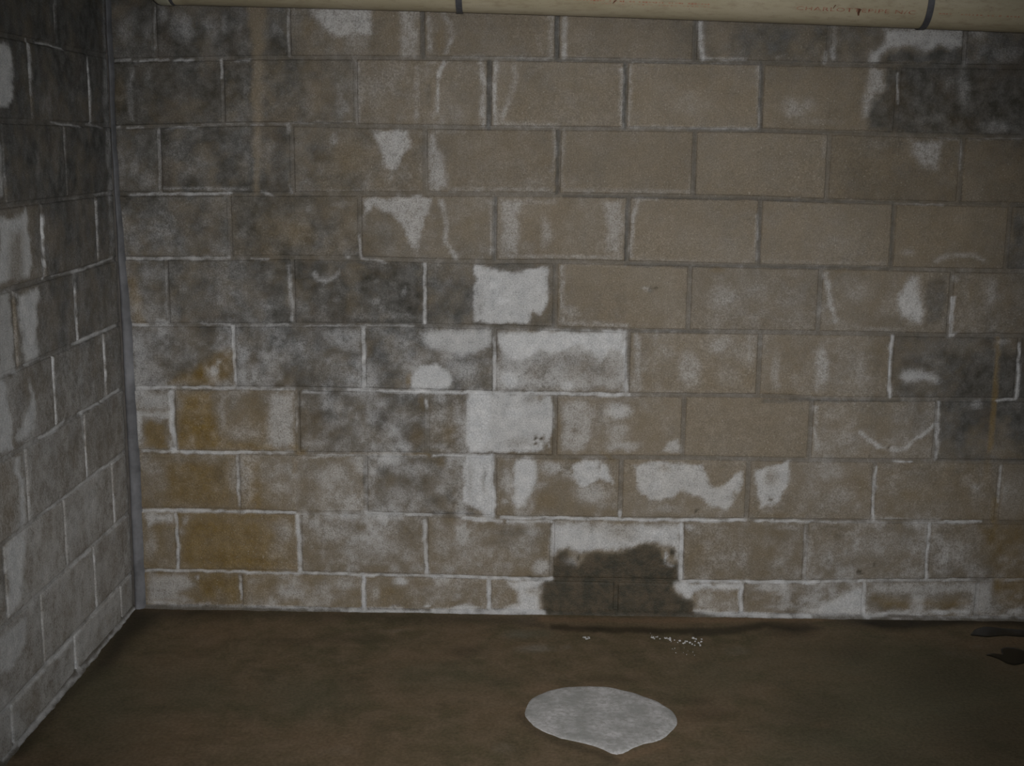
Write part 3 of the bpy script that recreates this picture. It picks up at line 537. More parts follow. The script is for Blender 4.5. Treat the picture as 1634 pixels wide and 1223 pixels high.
# joints that carry salt
for s_, r_, pts in ((.65, 2.6, [(60, 68), (80, 72), (100, 78)]), (.5, 2.4, [(43, 62), (48, 95), (51, 150)]), (.55, 2.4, [(139, 93), (142, 130), (145, 200)]), (.4, 2.2, [(88, 5), (90, 50)]),
                    (.6, 2.6, [(85, 196), (103, 199), (128, 202)]), (.55, 3, [(140, 199), (162, 204)]), (.4, 2.2, [(103, 204), (104, 250)]),
                    (.4, 2.4, [(104, 318), (135, 314)]), (.5, 3, [(154, 310), (180, 307)]), (.75, 3.2, [(67, 345), (67, 400), (71, 445)]), (.4, 2.4, [(154, 320), (157, 410)]),
                    (.65, 3.4, [(118, 434), (150, 424), (180, 412)]), (.75, 2.6, [(118, 440), (121, 500), (124, 545)]), (.85, 4, [(118, 549), (150, 535), (185, 520)]), (.6, 3.4, [(40, 583), (65, 573)]), (.5, 2.6, [(85, 440), (118, 434)]),
                    (.75, 3.2, [(84, 572), (86, 620), (91, 680)]), (.75, 2.8, [(164, 535), (167, 590), (168, 635)]), (.85, 4, [(66, 699), (95, 682), (104, 672)]), (.85, 4, [(128, 660), (157, 645)]), (.8, 3.6, [(163, 640), (190, 622)]),
                    (.8, 3, [(132, 660), (135, 710), (141, 765)]), (.6, 2.6, [(40, 725), (44, 780), (52, 830)]), (.7, 3.4, [(60, 828), (100, 798), (142, 766), (196, 725)]),
                    (.75, 3, [(176, 745), (180, 790), (184, 838)]), (.55, 3, [(100, 802), (103, 850), (110, 905)]), (.7, 3, [(113, 906), (147, 876), (183, 840), (201, 824)]), (.55, 3, [(43, 965), (75, 942), (111, 912)]),
                    (.75, 3, [(148, 880), (151, 930), (155, 970)]), (.5, 2.6, [(66, 965), (69, 1020), (71, 1060)]), (.75, 6, [(0, 1146), (15, 1130), (64, 1074), (118, 1020)]), (.65, 5, [(118, 1020), (155, 975), (206, 921)]),
                    (.9, 4, [(15, 1132), (20, 1160), (24, 1190)]), (.85, 4, [(117, 1022), (121, 1050), (125, 1072)]), (.6, 2.6, [(193, 935), (194, 975)]),
                    (.8, 5, [(5, 1212), (40, 1175), (100, 1105), (126, 1075)]), (.7, 4, [(126, 1075), (165, 1032), (214, 972)])):
    Ln('W', s_, r_, *pts)
Pg('W', .85, 3, (-5, 60), (12, 68), (18, 90), (20, 120), (18, 155), (10, 172), (-5, 172)); El('W', .35, 75, 165, 14, 30); El('W', .25, 120, 150, 20, 30)
El('G', .9, 5, 130, 5, 16); Pg('W', .55, 4, (-5, 200), (4, 230), (9, 285), (9, 318), (-5, 320)); El('W', .25, 60, 260, 6, 60); El('W', .22, 160, 270, 10, 60)
Pg('W', .72, 4, (-5, 342), (14, 347), (30, 340), (40, 328), (43, 350), (47, 385), (51, 425), (47, 442), (-5, 456)); Pg('W', -.55, 8, (16, 370), (34, 370), (36, 448), (14, 452)); Pg('G', -.6, 8, (-5, 345), (44, 335), (50, 440), (-5, 456))
El('G', .8, 58, 390, 8, 50); El('O', .25, 56, 400, 5, 34)
Pg('W', .6, 4, (-5, 468), (17, 462), (26, 600), (-5, 606)); Pg('W', .75, 5, (26, 470), (58, 458), (66, 462), (60, 490), (56, 530), (62, 570), (40, 580), (34, 560)); El('W', .3, 75, 480, 14, 60); Ln('O', .3, 4, (22, 480), (30, 590))
Pg('W', .9, 3, (-5, 606), (10, 604), (16, 640), (19, 690), (21, 716), (-5, 724)); Pg('W', .82, 5, (46, 602), (56, 625), (60, 650), (56, 685), (46, 696), (26, 706), (23, 695), (42, 660), (48, 630)); El('W', .35, 30, 630, 12, 50); El('G', .5, 33, 640, 10, 40)
Pg('W', .75, 4, (22, 735), (32, 725), (36, 760), (40, 790), (43, 830), (40, 846), (26, 850), (28, 810), (26, 770)); El('O', .2, 10, 790, 18, 60); Pg('G', -.4, 8, (-5, 740), (22, 728), (24, 850), (-5, 870)); El('W', .35, 55, 800, 12, 40); El('W', .3, 80, 760, 26, 40)
Pg('W', .8, 5, (8, 875), (30, 856), (43, 846), (42, 880), (40, 920), (38, 960), (20, 985), (12, 988), (14, 950), (8, 910)); El('G', .55, 4, 930, 6, 50); El('W', .4, 75, 880, 30, 50); El('W', .3, 130, 840, 20, 40)
Pg('W', .72, 5, (-5, 1016), (20, 998), (42, 982), (42, 1010), (36, 1045), (22, 1066), (-5, 1082)); El('W', .4, 60, 1030, 26, 40); El('W', .35, 120, 960, 30, 40); Pg('W', .55, 8, (100, 1030), (140, 985), (190, 930), (206, 925), (196, 960), (130, 1050)); El('O', .25, 50, 1120, 26, 24); El('O', .25, 180, 900, 16, 40); El('O', .2, 185, 780, 8, 60); El('O', .15, 185, 680, 8, 60)
Ln('W', .4, 8, (168, 0), (172, 200)); Ln('W', .4, 7, (172, 210), (180, 400))

CUR[0] = 'floor'
Pg('D', .9, 12, (205, 968), (420, 975), (360, 985), (260, 985), (215, 1020), (170, 1070), (130, 1090)); Pg('D', .55, 8, (420, 972), (640, 980), (860, 988), (860, 996), (640, 992), (420, 986))
El('G', .7, 150, 1110, 130, 120, .95); Ln('D', .5, 14, (30, 1200), (90, 1125), (130, 1085))
Ln('O', .75, 5, (860, 989), (1000, 991), (1160, 990), (1240, 988)); Ln('D', .8, 6, (880, 1002), (950, 1005), (1080, 1008), (1160, 1006)); Ln('D', .5, 5, (820, 993), (870, 1000)); El('G', .8, 850, 1012, 50, 10); El('W', .34, 858, 1036, 40, 9); El('W', .26, 905, 1034, 16, 5); El('W', .2, 830, 1013, 36, 10)
Ln('D', .8, 7, (1110, 1012), (1160, 1007), (1225, 998)); Ln('O', .7, 5, (1190, 988), (1330, 987)); Pg('D', .9, 5, (1215, 994), (1290, 996), (1310, 1004), (1270, 1013), (1235, 1006)); Pg('D', 1, 4, (1345, 989), (1450, 986), (1640, 988), (1640, 1001), (1560, 997), (1470, 1002), (1440, 1006), (1395, 1003)); Pg('D', .85, 6, (1320, 990), (1560, 988), (1640, 993), (1640, 1000), (1560, 996), (1440, 1004), (1390, 1002)); El('D', .6, 1430, 1003, 40, 7); Ln('O', .4, 6, (1560, 992), (1640, 994)); El('D', .45, 1260, 1008, 50, 12)
for cx, cy, rx, ry, s_ in ((1400, 1060, 210, 60, .75), (1500, 1120, 260, 110, .9), (1380, 1190, 220, 80, .7), (1250, 1060, 120, 60, .5), (1150, 1080, 110, 50, .5), (1330, 1130, 150, 80, .5)):
    El('G', s_, cx, cy, rx, ry, .98)
El('D', .35, 1520, 1080, 130, 60, .95); El('D', .4, 1580, 1180, 130, 80, .95); El('D', .28, 1300, 1150, 80, 60, .95); El('D', .3, 1420, 1215, 120, 40, .95); El('D', .3, 1360, 1040, 60, 20, .95); Ln('O', .35, 9, (1545, 1030), (1600, 1027), (1640, 1024)); El('W', .2, 1560, 1032, 24, 5); Ln('W', .16, 5, (1500, 1040), (1550, 1050), (1600, 1064), (1640, 1078)); El('D', .35, 1115, 1120, 26, 9); El('W', .2, 1175, 1040, 34, 10); El('O', .3, 1310, 1158, 16, 7); El('D', .3, 1130, 1140, 50, 14)
El('D', .35, 740, 1040, 34, 11); El('D', .25, 570, 1020, 80, 10); El('D', .2, 470, 1025, 60, 10); El('O', .3, 650, 1004, 30, 5); El('O', .22, 600, 1200, 200, 40, .9); El('O', .25, 300, 1180, 120, 40, .9); El('W', .14, 545, 1200, 36, 10); El('W', .18, 800, 1195, 28, 16); El('G', .5, 300, 1100, 90, 50, .95); El('O', .25, 400, 1005, 100, 20, .9); El('G', .5, 470, 1110, 110, 40, .95); El('G', .4, 700, 1080, 120, 30, .95); Ln('D', .45, 7, (830, 1142), (850, 1166), (900, 1187), (950, 1201), (984, 1215)); Ln('O', .6, 7, (988, 1212), (1030, 1200), (1062, 1188)); El('O', .3, 870, 1100, 40, 14); El('D', .3, 980, 1085, 60, 8)
El('W', .2, 640, 1006, 34, 4); El('W', .12, 500, 1060, 80, 10); El('W', .12, 720, 1010, 40, 6)

# ------------------------------------------------------------------ block walls
PZ = 0.2032
TOP = 1.95113
X0 = 0.14468
bed_px = {1: [(180, 96.6), (399, 92), (580, 92), (826, 94), (996, 96.6), (1212, 100), (1317, 102.5), (1536, 106)],
          2: [(185, 203.4), (386, 198), (451, 198), (580, 201), (773, 204), (980, 205.5), (1212, 208), (1317, 211), (1536, 217.6), (1626, 219)],
          3: [(206, 310), (386, 309.8), (580, 309.8), (786, 310), (980, 312), (1212, 316), (1317, 320.6), (1536, 325.7), (1626, 327)],
          4: [(206, 412.5), (360, 413.3), (451, 411), (580, 412.8), (683, 416), (786, 418.5), (877, 417.2), (1057, 421), (1212, 425), (1317, 426.7), (1536, 431.9)],
          5: [(211, 518.4), (373, 519), (464, 519), (580, 519), (678, 520), (786, 522), (885, 524.6), (1001, 528), (1212, 530.5), (1317, 531.8), (1523, 535.6), (1626, 536.4)],
          6: [(216, 620.6), (373, 620), (477, 620.6), (683, 624.5), (786, 627), (885, 629), (1001, 630.4), (1212, 632), (1317, 637), (1420, 638), (1623, 638.6)],
          7: [(224, 720.5), (283, 722), (412, 723), (477, 725), (683, 726), (786, 728), (885, 730), (1091, 731), (1291, 735), (1492, 736.5), (1626, 737.8)],
          8: [(232, 813.7), (386, 816), (477, 820), (585, 820), (786, 826.6), (991, 829), (1186, 830.5), (1394, 833), (1562, 834)],
          9: [(245, 912), (373, 912.6), (477, 915), (683, 920), (812, 924), (1083, 928.6), (1212, 930), (1381, 928), (1549, 926)]}
head_px = [[247, 460.5, 674, 889, 1109, 1324, 1541], [355, 567, 781, 998, 1215, 1433], [254, 466, 678, 891, 1108, 1322, 1535],
           [366, 574, 789, 1002, 1212, 1426, 1611], [266.5, 467, 678, 886, 1100, 1309, 1518], [373, 580, 789, 1002, 1212, 1423, 1626],
           [277, 475, 681, 886, 1091, 1294, 1495], [380, 583, 789, 990.6, 1194, 1395.6, 1595], [282, 478.5, 679.5, 881, 1088, 1286, 1482],
           [384, 580, 781, 983, 1184, 1380, 1560]]
head_y = [60, 150, 258, 362, 466, 572, 675, 775, 873, 948]

bed_back = {}
for kk, pts in bed_px.items():
    P3 = np.array([on_plane(u, v, 1, 0.0) for u, v in pts])
    bed_back[kk] = (P3[:, 0], P3[:, 2])


def bed_z(wall, kk, s):
    s = np.asarray(s, float)
    if kk >= 10:
        return np.full_like(s, 0.006)
    nominal = TOP - PZ * kk
    if wall == 'back' and kk in bed_back:
        xs, zs = bed_back[kk]
        return np.interp(s, xs, zs)
    return nominal + 0.003 * noise(s * 2.2, s * 0 + kk, 5)


XR = 3.45
joints = {'back': [], 'left': []}
for kk in range(-1, 10):
    if kk < 0:
        js = [X0 + 0.2032 + 0.4064 * i for i in range(9)]
    else:
        js = [on_plane(u, head_y[kk], 1, 0.0)[0] for u in head_px[kk]]
    while js[-1] + 0.4064 < XR - 0.05:
        js.append(js[-1] + 0.4064)
    joints['back'].append([j for j in js if j < XR - 0.05])
left_s = [[0.175], [0.415], [0.183, 0.622], [0.401, 0.817], [0.176, 0.60], [0.382, 0.814], [0.169, 0.581], [0.367, 0.798], [0.152, 0.558],
          [0.346, 0.758], [0.126, 0.538, 0.987]]
SL = 4.6
for js in left_s:
    js = list(js)
    while js[-1] + 0.4064 < SL - 0.05:
        js.append(js[-1] + 0.4064)
    joints['left'].append(js)

EXT = {'back': XR, 'left': SL}
START = {'back': 0.012, 'left': 0.004}
CEIL = TOP + PZ


def to_world(wall, s, z, d):
    """s along the wall from the corner, z up, d into the wall"""
    if wall == 'back':
        return np.stack([s, d, z], 1)
    return np.stack([-d, -s, z], 1)


def base_for(wall, s, z):
    """starting stain values of the block a point belongs to"""
    out = np.zeros((len(s), 4))
    kk = np.clip(np.floor((TOP - z) / PZ).astype(int), -1, 9)
    for c in range(-1, 10):
        m = kk == c
        if not m.any():
            continue
        js = np.array(joints[wall][c + 1])
        bi = np.searchsorted(js, s[m])
        tab = BASE[wall].get(c, BASE[wall][0])
        arr = np.array([tab[min(i, len(tab) - 1)] for i in range(len(js) + 1)], float)
        v = arr[bi]
        out[m, 0], out[m, 1], out[m, 3] = v[:, 2], v[:, 1], v[:, 0]
    return out


def soft_base(wall, s, z):
    """the starting values, bled across the joints so that neighbouring blocks shade into each other"""
    own = base_for(wall, s, z)
    acc = np.zeros_like(own)
    for i in range(10):
        a, r_ = i * 2.399, 0.05 + 0.012 * i
        acc += base_for(wall, np.clip(s + 1.5 * r_ * math.cos(a), 0, EXT[wall]), np.clip(z + r_ * math.sin(a), 0.01, CEIL - 0.01))
    out = 0.42 * own + 0.058 * acc
    # weathering is never even: clouds of three sizes, drawn out a little downwards
    def cloud(k0):
        n = 0.55 * noise(s / 0.085, z / 0.11, k0) + 0.5 * noise(s / 0.036, z / 0.045, k0 + 1) + 0.35 * noise(s / 0.017, z / 0.017, k0 + 2)
        return np.clip(n / 0.42, -1, 1)
    out[:, 0] *= np.clip(0.85 + 1.0 * cloud(60) * (1.0 if wall == 'back' else 0.3), 0, 2.2)
    out[:, 1] *= np.clip(0.95 + 0.45 * cloud(64), 0, 1.6)
    out[:, 3] *= np.clip(1.0 + 0.45 * cloud(68), 0, 1.8)
    out[:, 3] += 0.10 * np.clip(cloud(72), 0, 1) ** 1.5
    return out


def axis_cells(a, b, step):
    n = max(2, int(round((b - a - 0.016) / step)))
    return np.concatenate([[a, a + 0.0025, a + 0.006], np.linspace(a + 0.012, b - 0.012, n), [b - 0.006, b - 0.0025, b]])


def make_wall(wall, root, seen):
    pend = []
    for c in range(-1, 10):
        js = [START[wall]] + list(joints[wall][c + 1]) + [EXT[wall]]
        for i in range(len(js) - 1):
            gap = 0.0050 + 0.0012 * rng.random()
            s0, s1 = js[i] + (gap if i else 0), js[i + 1] - gap
            mid = 0.5 * (s0 + s1)
            step = 0.0085 if (mid < seen and c >= 0) else 0.05
            if wall == 'left':
                step *= 1.25
            S = axis_cells(s0, s1, step)
            zt, zb = bed_z(wall, c, S) - 0.0055, bed_z(wall, c + 1, S) + (0.0055 if c < 9 else 0.0)
            if c <= 0:
                zt = np.full_like(S, TOP - PZ * c) - 0.0055
            if c < 0:
                zb = np.full_like(S, TOP) + 0.0055
            hh = float(np.mean(zt - zb))
            T = axis_cells(0.0, hh, step) / hh
            SS, TT = np.meshgrid(S, T)
            ZZ = zb[None, :] + (zt - zb)[None, :] * TT
            es = np.minimum(SS - s0, s1 - SS)
            ez = np.minimum(TT, 1 - TT) * hh
            e = np.minimum(es, ez)
            chip = 0.0016 * np.clip(noise(SS * 60, ZZ * 60, 8), 0, 1) + 0.004 * np.clip(noise(SS * 25, ZZ * 25, 9) - 0.27, 0, 1) * 4
            rr = 0.0055
            drop = np.where(e < rr, rr - np.sqrt(np.clip(rr * rr - (rr - e) ** 2, 0, None)), 0.0) + chip * np.clip(1 - e / 0.012, 0, 1)
            tilt = 0.0022 * (rng.random(3) - 0.5)
            D = drop + 0.0012 * noise(SS * 18, ZZ * 18, 6) + tilt[0] + tilt[1] * (SS - mid) / 0.2 + tilt[2] * (TT - 0.5) * 2
            nx, nz = len(S), len(T)
            idx = np.arange(nx * nz).reshape(nz, nx)
            s_, z_, d_ = SS.ravel(), ZZ.ravel(), D.ravel()
            ring = np.concatenate([idx[0, :], idx[1:, -1], idx[-1, -2::-1], idx[-2:0:-1, 0]])
            nb = len(s_)
            s_ = np.concatenate([s_, s_[ring]])
            z_ = np.concatenate([z_, z_[ring]])
            d_ = np.concatenate([d_, np.full(len(ring), 0.03)])
            q = np.stack([idx[:-1, :-1], idx[:-1, 1:], idx[1:, 1:], idx[1:, :-1]], -1).reshape(-1, 4)
            r0, r1 = ring, np.roll(ring, -1)
            b0 = nb + np.arange(len(ring))
            b1 = np.roll(b0, -1)
            sides = np.stack([r0, b0, b1, r1], 1)
            f = np.concatenate([q, sides])
            pend.append((s_, z_, d_, f))
    # mortar strips, concave, between the blocks
    ms, mz, md, mf = [], [], [], []
    cross = np.array([-0.0090, -0.0052, -0.0022, 0.0022, 0.0052, 0.0090])
    dep = np.array([0.0060, 0.0042, 0.0050, 0.0050, 0.0042, 0.0060])

    def strip(s, z, ds, dz):
        n0 = sum(len(a) for a in ms)
        n, m = len(s), len(cross)
        wob = 1 + 0.5 * noise(s * 30, z * 30, 11)
        dd = dep[None, :] * wob[:, None]
        ms.append((s[:, None] + cross[None, :] * ds).ravel())
        mz.append((z[:, None] + cross[None, :] * dz).ravel())
        md.append(dd.ravel())
        ix = n0 + np.arange(n * m).reshape(n, m)
        mf.append(np.stack([ix[:-1, :-1], ix[1:, :-1], ix[1:, 1:], ix[:-1, 1:]], -1).reshape(-1, 4))

    for c in range(0, 10):
        s = np.arange(START[wall], EXT[wall], 0.006)
        strip(s, bed_z(wall, c, s) if c else np.full_like(s, TOP), 0.0, 1.0)
    for c in range(-1, 10):
        for j in joints[wall][c + 1]:
            zt = float(bed_z(wall, c, [j])[0]) if c > 0 else TOP - PZ * c
            zb = float(bed_z(wall, c + 1, [j])[0]) if c >= 0 else TOP
            z = np.arange(zb, zt, 0.006)
            strip(np.full_like(z, j), z, 1.0, 0.0)
    M = (np.concatenate(ms), np.concatenate(mz), np.concatenate(md), np.concatenate(mf))
    sets = pend + [M]
    A = np.concatenate([to_world(wall, a[0], a[1], a[2] * 0) for a in sets])
    base = np.concatenate([soft_base(wall, a[0], a[1]) for a in sets])
    nm = len(M[0])
    base[-nm:, 3] *= 0.8
    stain = evaluate(wall, sheet(A), base)
    pos = 0
    for s_, z_, d_, f in pend:
        V = to_world(wall, s_, z_, d_)
        st = stain[pos:pos + len(V)]
        pos += len(V)
        org = np.array([V[:, 0].mean(), V[:, 1].mean(), V[:, 2].min()])
        mesh_obj('concrete_block', V, f.tolist(), M_BLOCK, root, True, st, org)
    V = to_world(wall, M[0], M[1], M[2])
    mo = mesh_obj('mortar', V, M[3].tolist(), M_MORTAR, root, True, stain[pos:], None)
    mo['kind'] = 'stuff'


def box_obj(name, lo, hi, mat, parent=None):
    (a, b, c), (d, e, f) = lo, hi
    v = [(a, b, c), (d, b, c), (d, e, c), (a, e, c), (a, b, f), (d, b, f), (d, e, f), (a, e, f)]
    fc = [(0, 3, 2, 1), (4, 5, 6, 7), (0, 1, 5, 4), (1, 2, 6, 5), (2, 3, 7, 6), (3, 0, 4, 7)]
    return mesh_obj(name, v, fc, mat, parent)


wb = tag(box_obj('wall_back', (-0.2, 0.0095, 0.0), (XR, 0.2, CEIL), M_CORE),
         'back basement wall of tan concrete blocks streaked with white salts', 'wall', 'structure')
wl = tag(box_obj('wall_left', (-0.2, -SL, 0.0), (-0.0095, 0.0, CEIL), M_CORE),
         'left basement wall of dark grey concrete blocks seen at a slant', 'wall', 'structure')
make_wall('back', wb, 2.95)
make_wall('left', wl, 1.25)

# ------------------------------------------------------------------ floor
gx = np.concatenate([np.linspace(-0.05, XR + 0.2, 260)])
gy = np.concatenate([np.linspace(-4.8, -1.7, 12)[:-1], np.linspace(-1.7, 0.03, 173)])
GX, GY = np.meshgrid(gx, gy)
near_wall = np.minimum(GX, -GY)
GZ = 0.0016 * noise(GX * 3.1, GY * 3.1, 21) + 0.0006 * noise(GX * 14, GY * 14, 22)
V = np.stack([GX.ravel(), GY.ravel(), GZ.ravel()], 1)
ix = np.arange(V.shape[0]).reshape(GX.shape)
fq = np.stack([ix[:-1, :-1], ix[:-1, 1:], ix[1:, 1:], ix[1:, :-1]], -1).reshape(-1, 4)
st = evaluate('floor', sheet(V), np.zeros((len(V), 4)))
fo = mesh_obj('floor', V, fq.tolist(), M_FLOOR, None, True, st)
tag(fo, 'bare brown concrete floor, damp and darker along the walls', 'floor', 'structure')
co = box_obj('ceiling', (-0.2, -4.8, CEIL), (XR + 0.2, 0.2, CEIL + 0.15), M_CEIL)
tag(co, 'concrete ceiling slab above the pipe', 'ceiling', 'structure')

# the rest of the room behind and beside the camera
def boxes_obj(name, boxes, mat):
    V, F_ = [], []
    for (a, b, c), (d, e, f) in boxes:
        n = len(V)
        V += [(a, b, c), (d, b, c), (d, e, c), (a, e, c), (a, b, f), (d, b, f), (d, e, f), (a, e, f)]
        F_ += [tuple(n + i for i in q) for q in ((0, 3, 2, 1), (4, 5, 6, 7), (0, 1, 5, 4), (1, 2, 6, 5), (2, 3, 7, 6), (3, 0, 4, 7))]
    return mesh_obj(name, V, F_, mat)


tag(boxes_obj('wall_right', [((XR, -4.8, 0), (XR + 0.2, FILL_OPENING[0], CEIL)), ((XR, FILL_OPENING[1], 0), (XR + 0.2, 0.2, CEIL)), ((XR, FILL_OPENING[0], FILL_OPENING[2]), (XR + 0.2, FILL_OPENING[1], CEIL))], M_CORE),  # opening put in so that daylight brightens the left wall
    'right basement wall with an added opening for fill daylight, outside the picture', 'wall', 'structure')
tag(boxes_obj('wall_front', [((-0.2, -4.8, 0), (XR, -4.6, CEIL))], M_CORE), 'basement wall behind the camera', 'wall', 'structure')

# mortar fillet where the walls meet the floor
def fillet(name, wall, smax, label):
    s = np.arange(0.004, smax, 0.006)
    prof = [(0.012, 0.020), (0.004, 0.016), (-0.003, 0.009), (-0.009, 0.003), (-0.015, -0.003)]
    nn = 1 + 0.5 * noise(s * 14, s * 0, 31) + 0.5 * noise(s * 50, s * 0, 32)
    ss, zz, dd = [], [], []
    for d, z in prof:
        ss.append(s)
        dd.append(np.where(d < 0, d * nn, d))
        zz.append(z * (0.6 + 0.4 * nn) if z > 0 else s * 0 + z)
    S_, Z_, D_ = np.stack(ss, 1), np.stack(zz, 1), np.stack(dd, 1)
    V = to_world(wall, S_.ravel(), Z_.ravel(), D_.ravel())
    ix = np.arange(len(V)).reshape(S_.shape)
    f = np.stack([ix[:-1, :-1], ix[1:, :-1], ix[1:, 1:], ix[:-1, 1:]], -1).reshape(-1, 4)
    base = np.zeros((len(V), 4))
    base[:, 3] = 0.35
    st = evaluate(wall, sheet(V), base)
    o = mesh_obj(name, V, f.tolist(), M_MORTAR, None, True, st)
    tag(o, label, 'skirting', 'structure')


fillet('baseboard_back', 'back', XR, 'salt-whitened mortar fillet along the foot of the back wall')
fillet('baseboard_left', 'left', SL, 'salt-whitened mortar fillet along the foot of the left wall')

# sealant bead standing in the corner, with an open crack on its left side
zz = np.arange(0.0, CEIL - 0.01, 0.012)
wv = 0.017 + 0.005 * noise(zz * 5, zz * 0, 41) + 0.004 * noise(zz * 22, zz * 0, 42) + 0.022 * sstep(1.5, 0.6, zz)
prof = [(0.10, 0.012), (0.12, -0.004), (0.2, -0.013), (0.35, -0.017), (0.55, -0.015), (0.75, -0.010), (0.9, -0.006), (1.0, 0.002)]
V = []
for z, w_ in zip(zz, wv):
    for a, d in prof:
        V.append((0.001 + a * w_ + 0.002 * float(noise(z * 9, 1.0, 43)), d * (1 + 0.3 * float(noise(z * 18, 5.0, 44))), z))
m_ = len(prof)
ix = np.arange(len(V)).reshape(-1, m_)
f = np.stack([ix[:-1, :-1], ix[:-1, 1:], ix[1:, 1:], ix[1:, :-1]], -1).reshape(-1, 4)
tr = mesh_obj('trim_1', V, f.tolist(), M_BEAD, None, True)
tag(tr, 'bluish grey sealant bead filling the vertical wall corner', 'sealant', 'structure')

# ------------------------------------------------------------------ cream drain pipe with straps
PR, PY = 0.084, -0.115
PCO = np.polyfit([0.2813, 1.1854, 1.9315, 2.6861], [0.01896, 0.00657, -0.01759, -0.03548], 2)


def pipe_z(x):
    return TOP + np.polyval(PCO, x)


def ring_tube(name, xs, rs, mat, parent=None, seg=56, arc=None, cap=True):
    t = np.linspace(0, 2 * np.pi, seg, endpoint=False)
    V = []
    for x, r in zip(xs, rs):
        V += np.stack([np.full(seg, x), PY + r * np.cos(t), pipe_z(x) + r * np.sin(t)], 1).tolist()
    F_ = []
    for i in range(len(xs) - 1):
        for j in range(seg):
            a, b = i * seg + j, i * seg + (j + 1) % seg
            F_.append((a, b, b + seg, a + seg))
    if cap:
        F_.append(tuple(range(seg)))
        F_.append(tuple(range((len(xs) - 1) * seg, len(xs) * seg))[::-1])
    return mesh_obj(name, V, F_, mat, parent, True)


pipe = ring_tube('drain_pipe', np.linspace(0.235, XR, 70), [PR] * 70, M_PIPE)
tag(pipe, 'long cream plastic drain pipe with red print along the top of the back wall', 'pipe')
ring_tube('pipe_end', [0.180, 0.181, 0.185, 0.192, 0.201, 0.226, 0.231, 0.233], [0.062, 0.070, 0.078, 0.0835, 0.0865, 0.0865, 0.086, 0.083], M_COUP, pipe)['label'] = 'paler grey end cap of the pipe'
ring_tube('pipe_gasket', [0.231, 0.233, 0.240, 0.243], [0.083, 0.0858, 0.0855, 0.083], M_STRAP, pipe)['label'] = 'black rubber ring behind the end cap'


def on_pipe(x, ang, h=0.0004):
    """ang below the horizontal on the side facing the room"""
    r = PR + h
    return (x, PY - r * math.cos(ang), float(pipe_z(x)) - r * math.sin(ang))


A_TXT = 0.60


def printing(name, words, x0, x1, size, mat, ang=A_TXT):
    cu = bpy.data.curves.new(name, 'FONT')
    cu.body = words
    cu.size = 1.0
    cu.space_character = 1.12
    cu.resolution_u = 3
    tmp = bpy.data.objects.new(name, cu)
    col.objects.link(tmp)
    dg = bpy.context.evaluated_depsgraph_get()
    me = bpy.data.meshes.new_from_object(tmp.evaluated_get(dg))
    bpy.data.objects.remove(tmp)
    co_ = np.array([v.co for v in me.vertices])
    lo, hi = co_.min(0), co_.max(0)
    for v in me.vertices:
        u = (v.co.x - lo[0]) / (hi[0] - lo[0])
        w_ = (v.co.y - lo[1]) / (hi[1] - lo[1]) - 0.5
        v.co = on_pipe(x0 + u * (x1 - x0), ang - w_ * size / PR)
    me.name = name
    me.materials.clear()
    me.materials.append(mat)
    o = bpy.data.objects.new(name, me)
    o.parent = pipe
    col.objects.link(o)
    return o


t_ = printing('pipe_print', 'CHARLOTTEPIPE N/C', 2.022, 2.358, 0.0115, M_INK)
t_['label'] = 'red lettering printed on the pipe'


def dashes(name, x0, x1, ang, n, mat, label, hgt=0.006, seed=3):
    r = np.random.default_rng(seed)
    V, F_ = [], []
    xs = np.linspace(x0, x1, n)
    for x in xs:
        if r.random() < 0.2:
            continue
        w_ = (x1 - x0) / n * (0.4 + 0.5 * r.random())
        h_ = hgt * (0.4 + 0.6 * r.random())
        a0, a1 = ang - h_ / PR / 2, ang + h_ / PR / 2
        b = len(V)
        V += [on_pipe(x, a1), on_pipe(x + w_, a1), on_pipe(x + w_ * 0.9, a0), on_pipe(x + w_ * 0.1, a0)]
        F_.append((b, b + 1, b + 2, b + 3))
    o = mesh_obj(name, V, F_, mat, pipe)
    o['label'] = label
    o['kind'] = 'stuff'


def x_at(u):
    return float(on_plane(u, 20, 1, PY - PR)[0])


dashes('worn_print', x_at(868), x_at(1135), 0.58, 52, M_INK2, 'worn illegible red print')
dashes('worn_print', x_at(940), x_at(1130), 0.68, 30, M_INK2, 'worn illegible red print', 0.003, 5)
dashes('worn_print', x_at(1500), x_at(1640), 0.60, 24, M_INK2, 'worn illegible red print', 0.006, 8)
# dark drip across the letters and small scuffs
def smudge(pts, w0, seed):
    V, F_ = [], []
    for i, (u, a) in enumerate(pts):
        w_ = w0 * (1 - 0.6 * i / max(1, len(pts) - 1))
        V += [on_pipe(x_at(u) - w_, a, 0.0007), on_pipe(x_at(u) + w_, a, 0.0007)]
    for i in range(len(pts) - 1):
        F_.append((2 * i, 2 * i + 2, 2 * i + 3, 2 * i + 1))
    mesh_obj('dirt_mark', V, F_, M_SMUDGE, pipe)['label'] = 'dark rust-brown drip mark'


smudge([(1370, 0.53), (1373.5, 0.56), (1373, 0.62), (1372.5, 0.70), (1373.5, 0.80)], 0.0055, 1)
smudge([(1334, 0.44), (1332, 0.50), (1331, 0.57)], 0.002, 2)
smudge([(983, 0.54), (980, 0.62), (978, 0.67)], 0.003, 3)


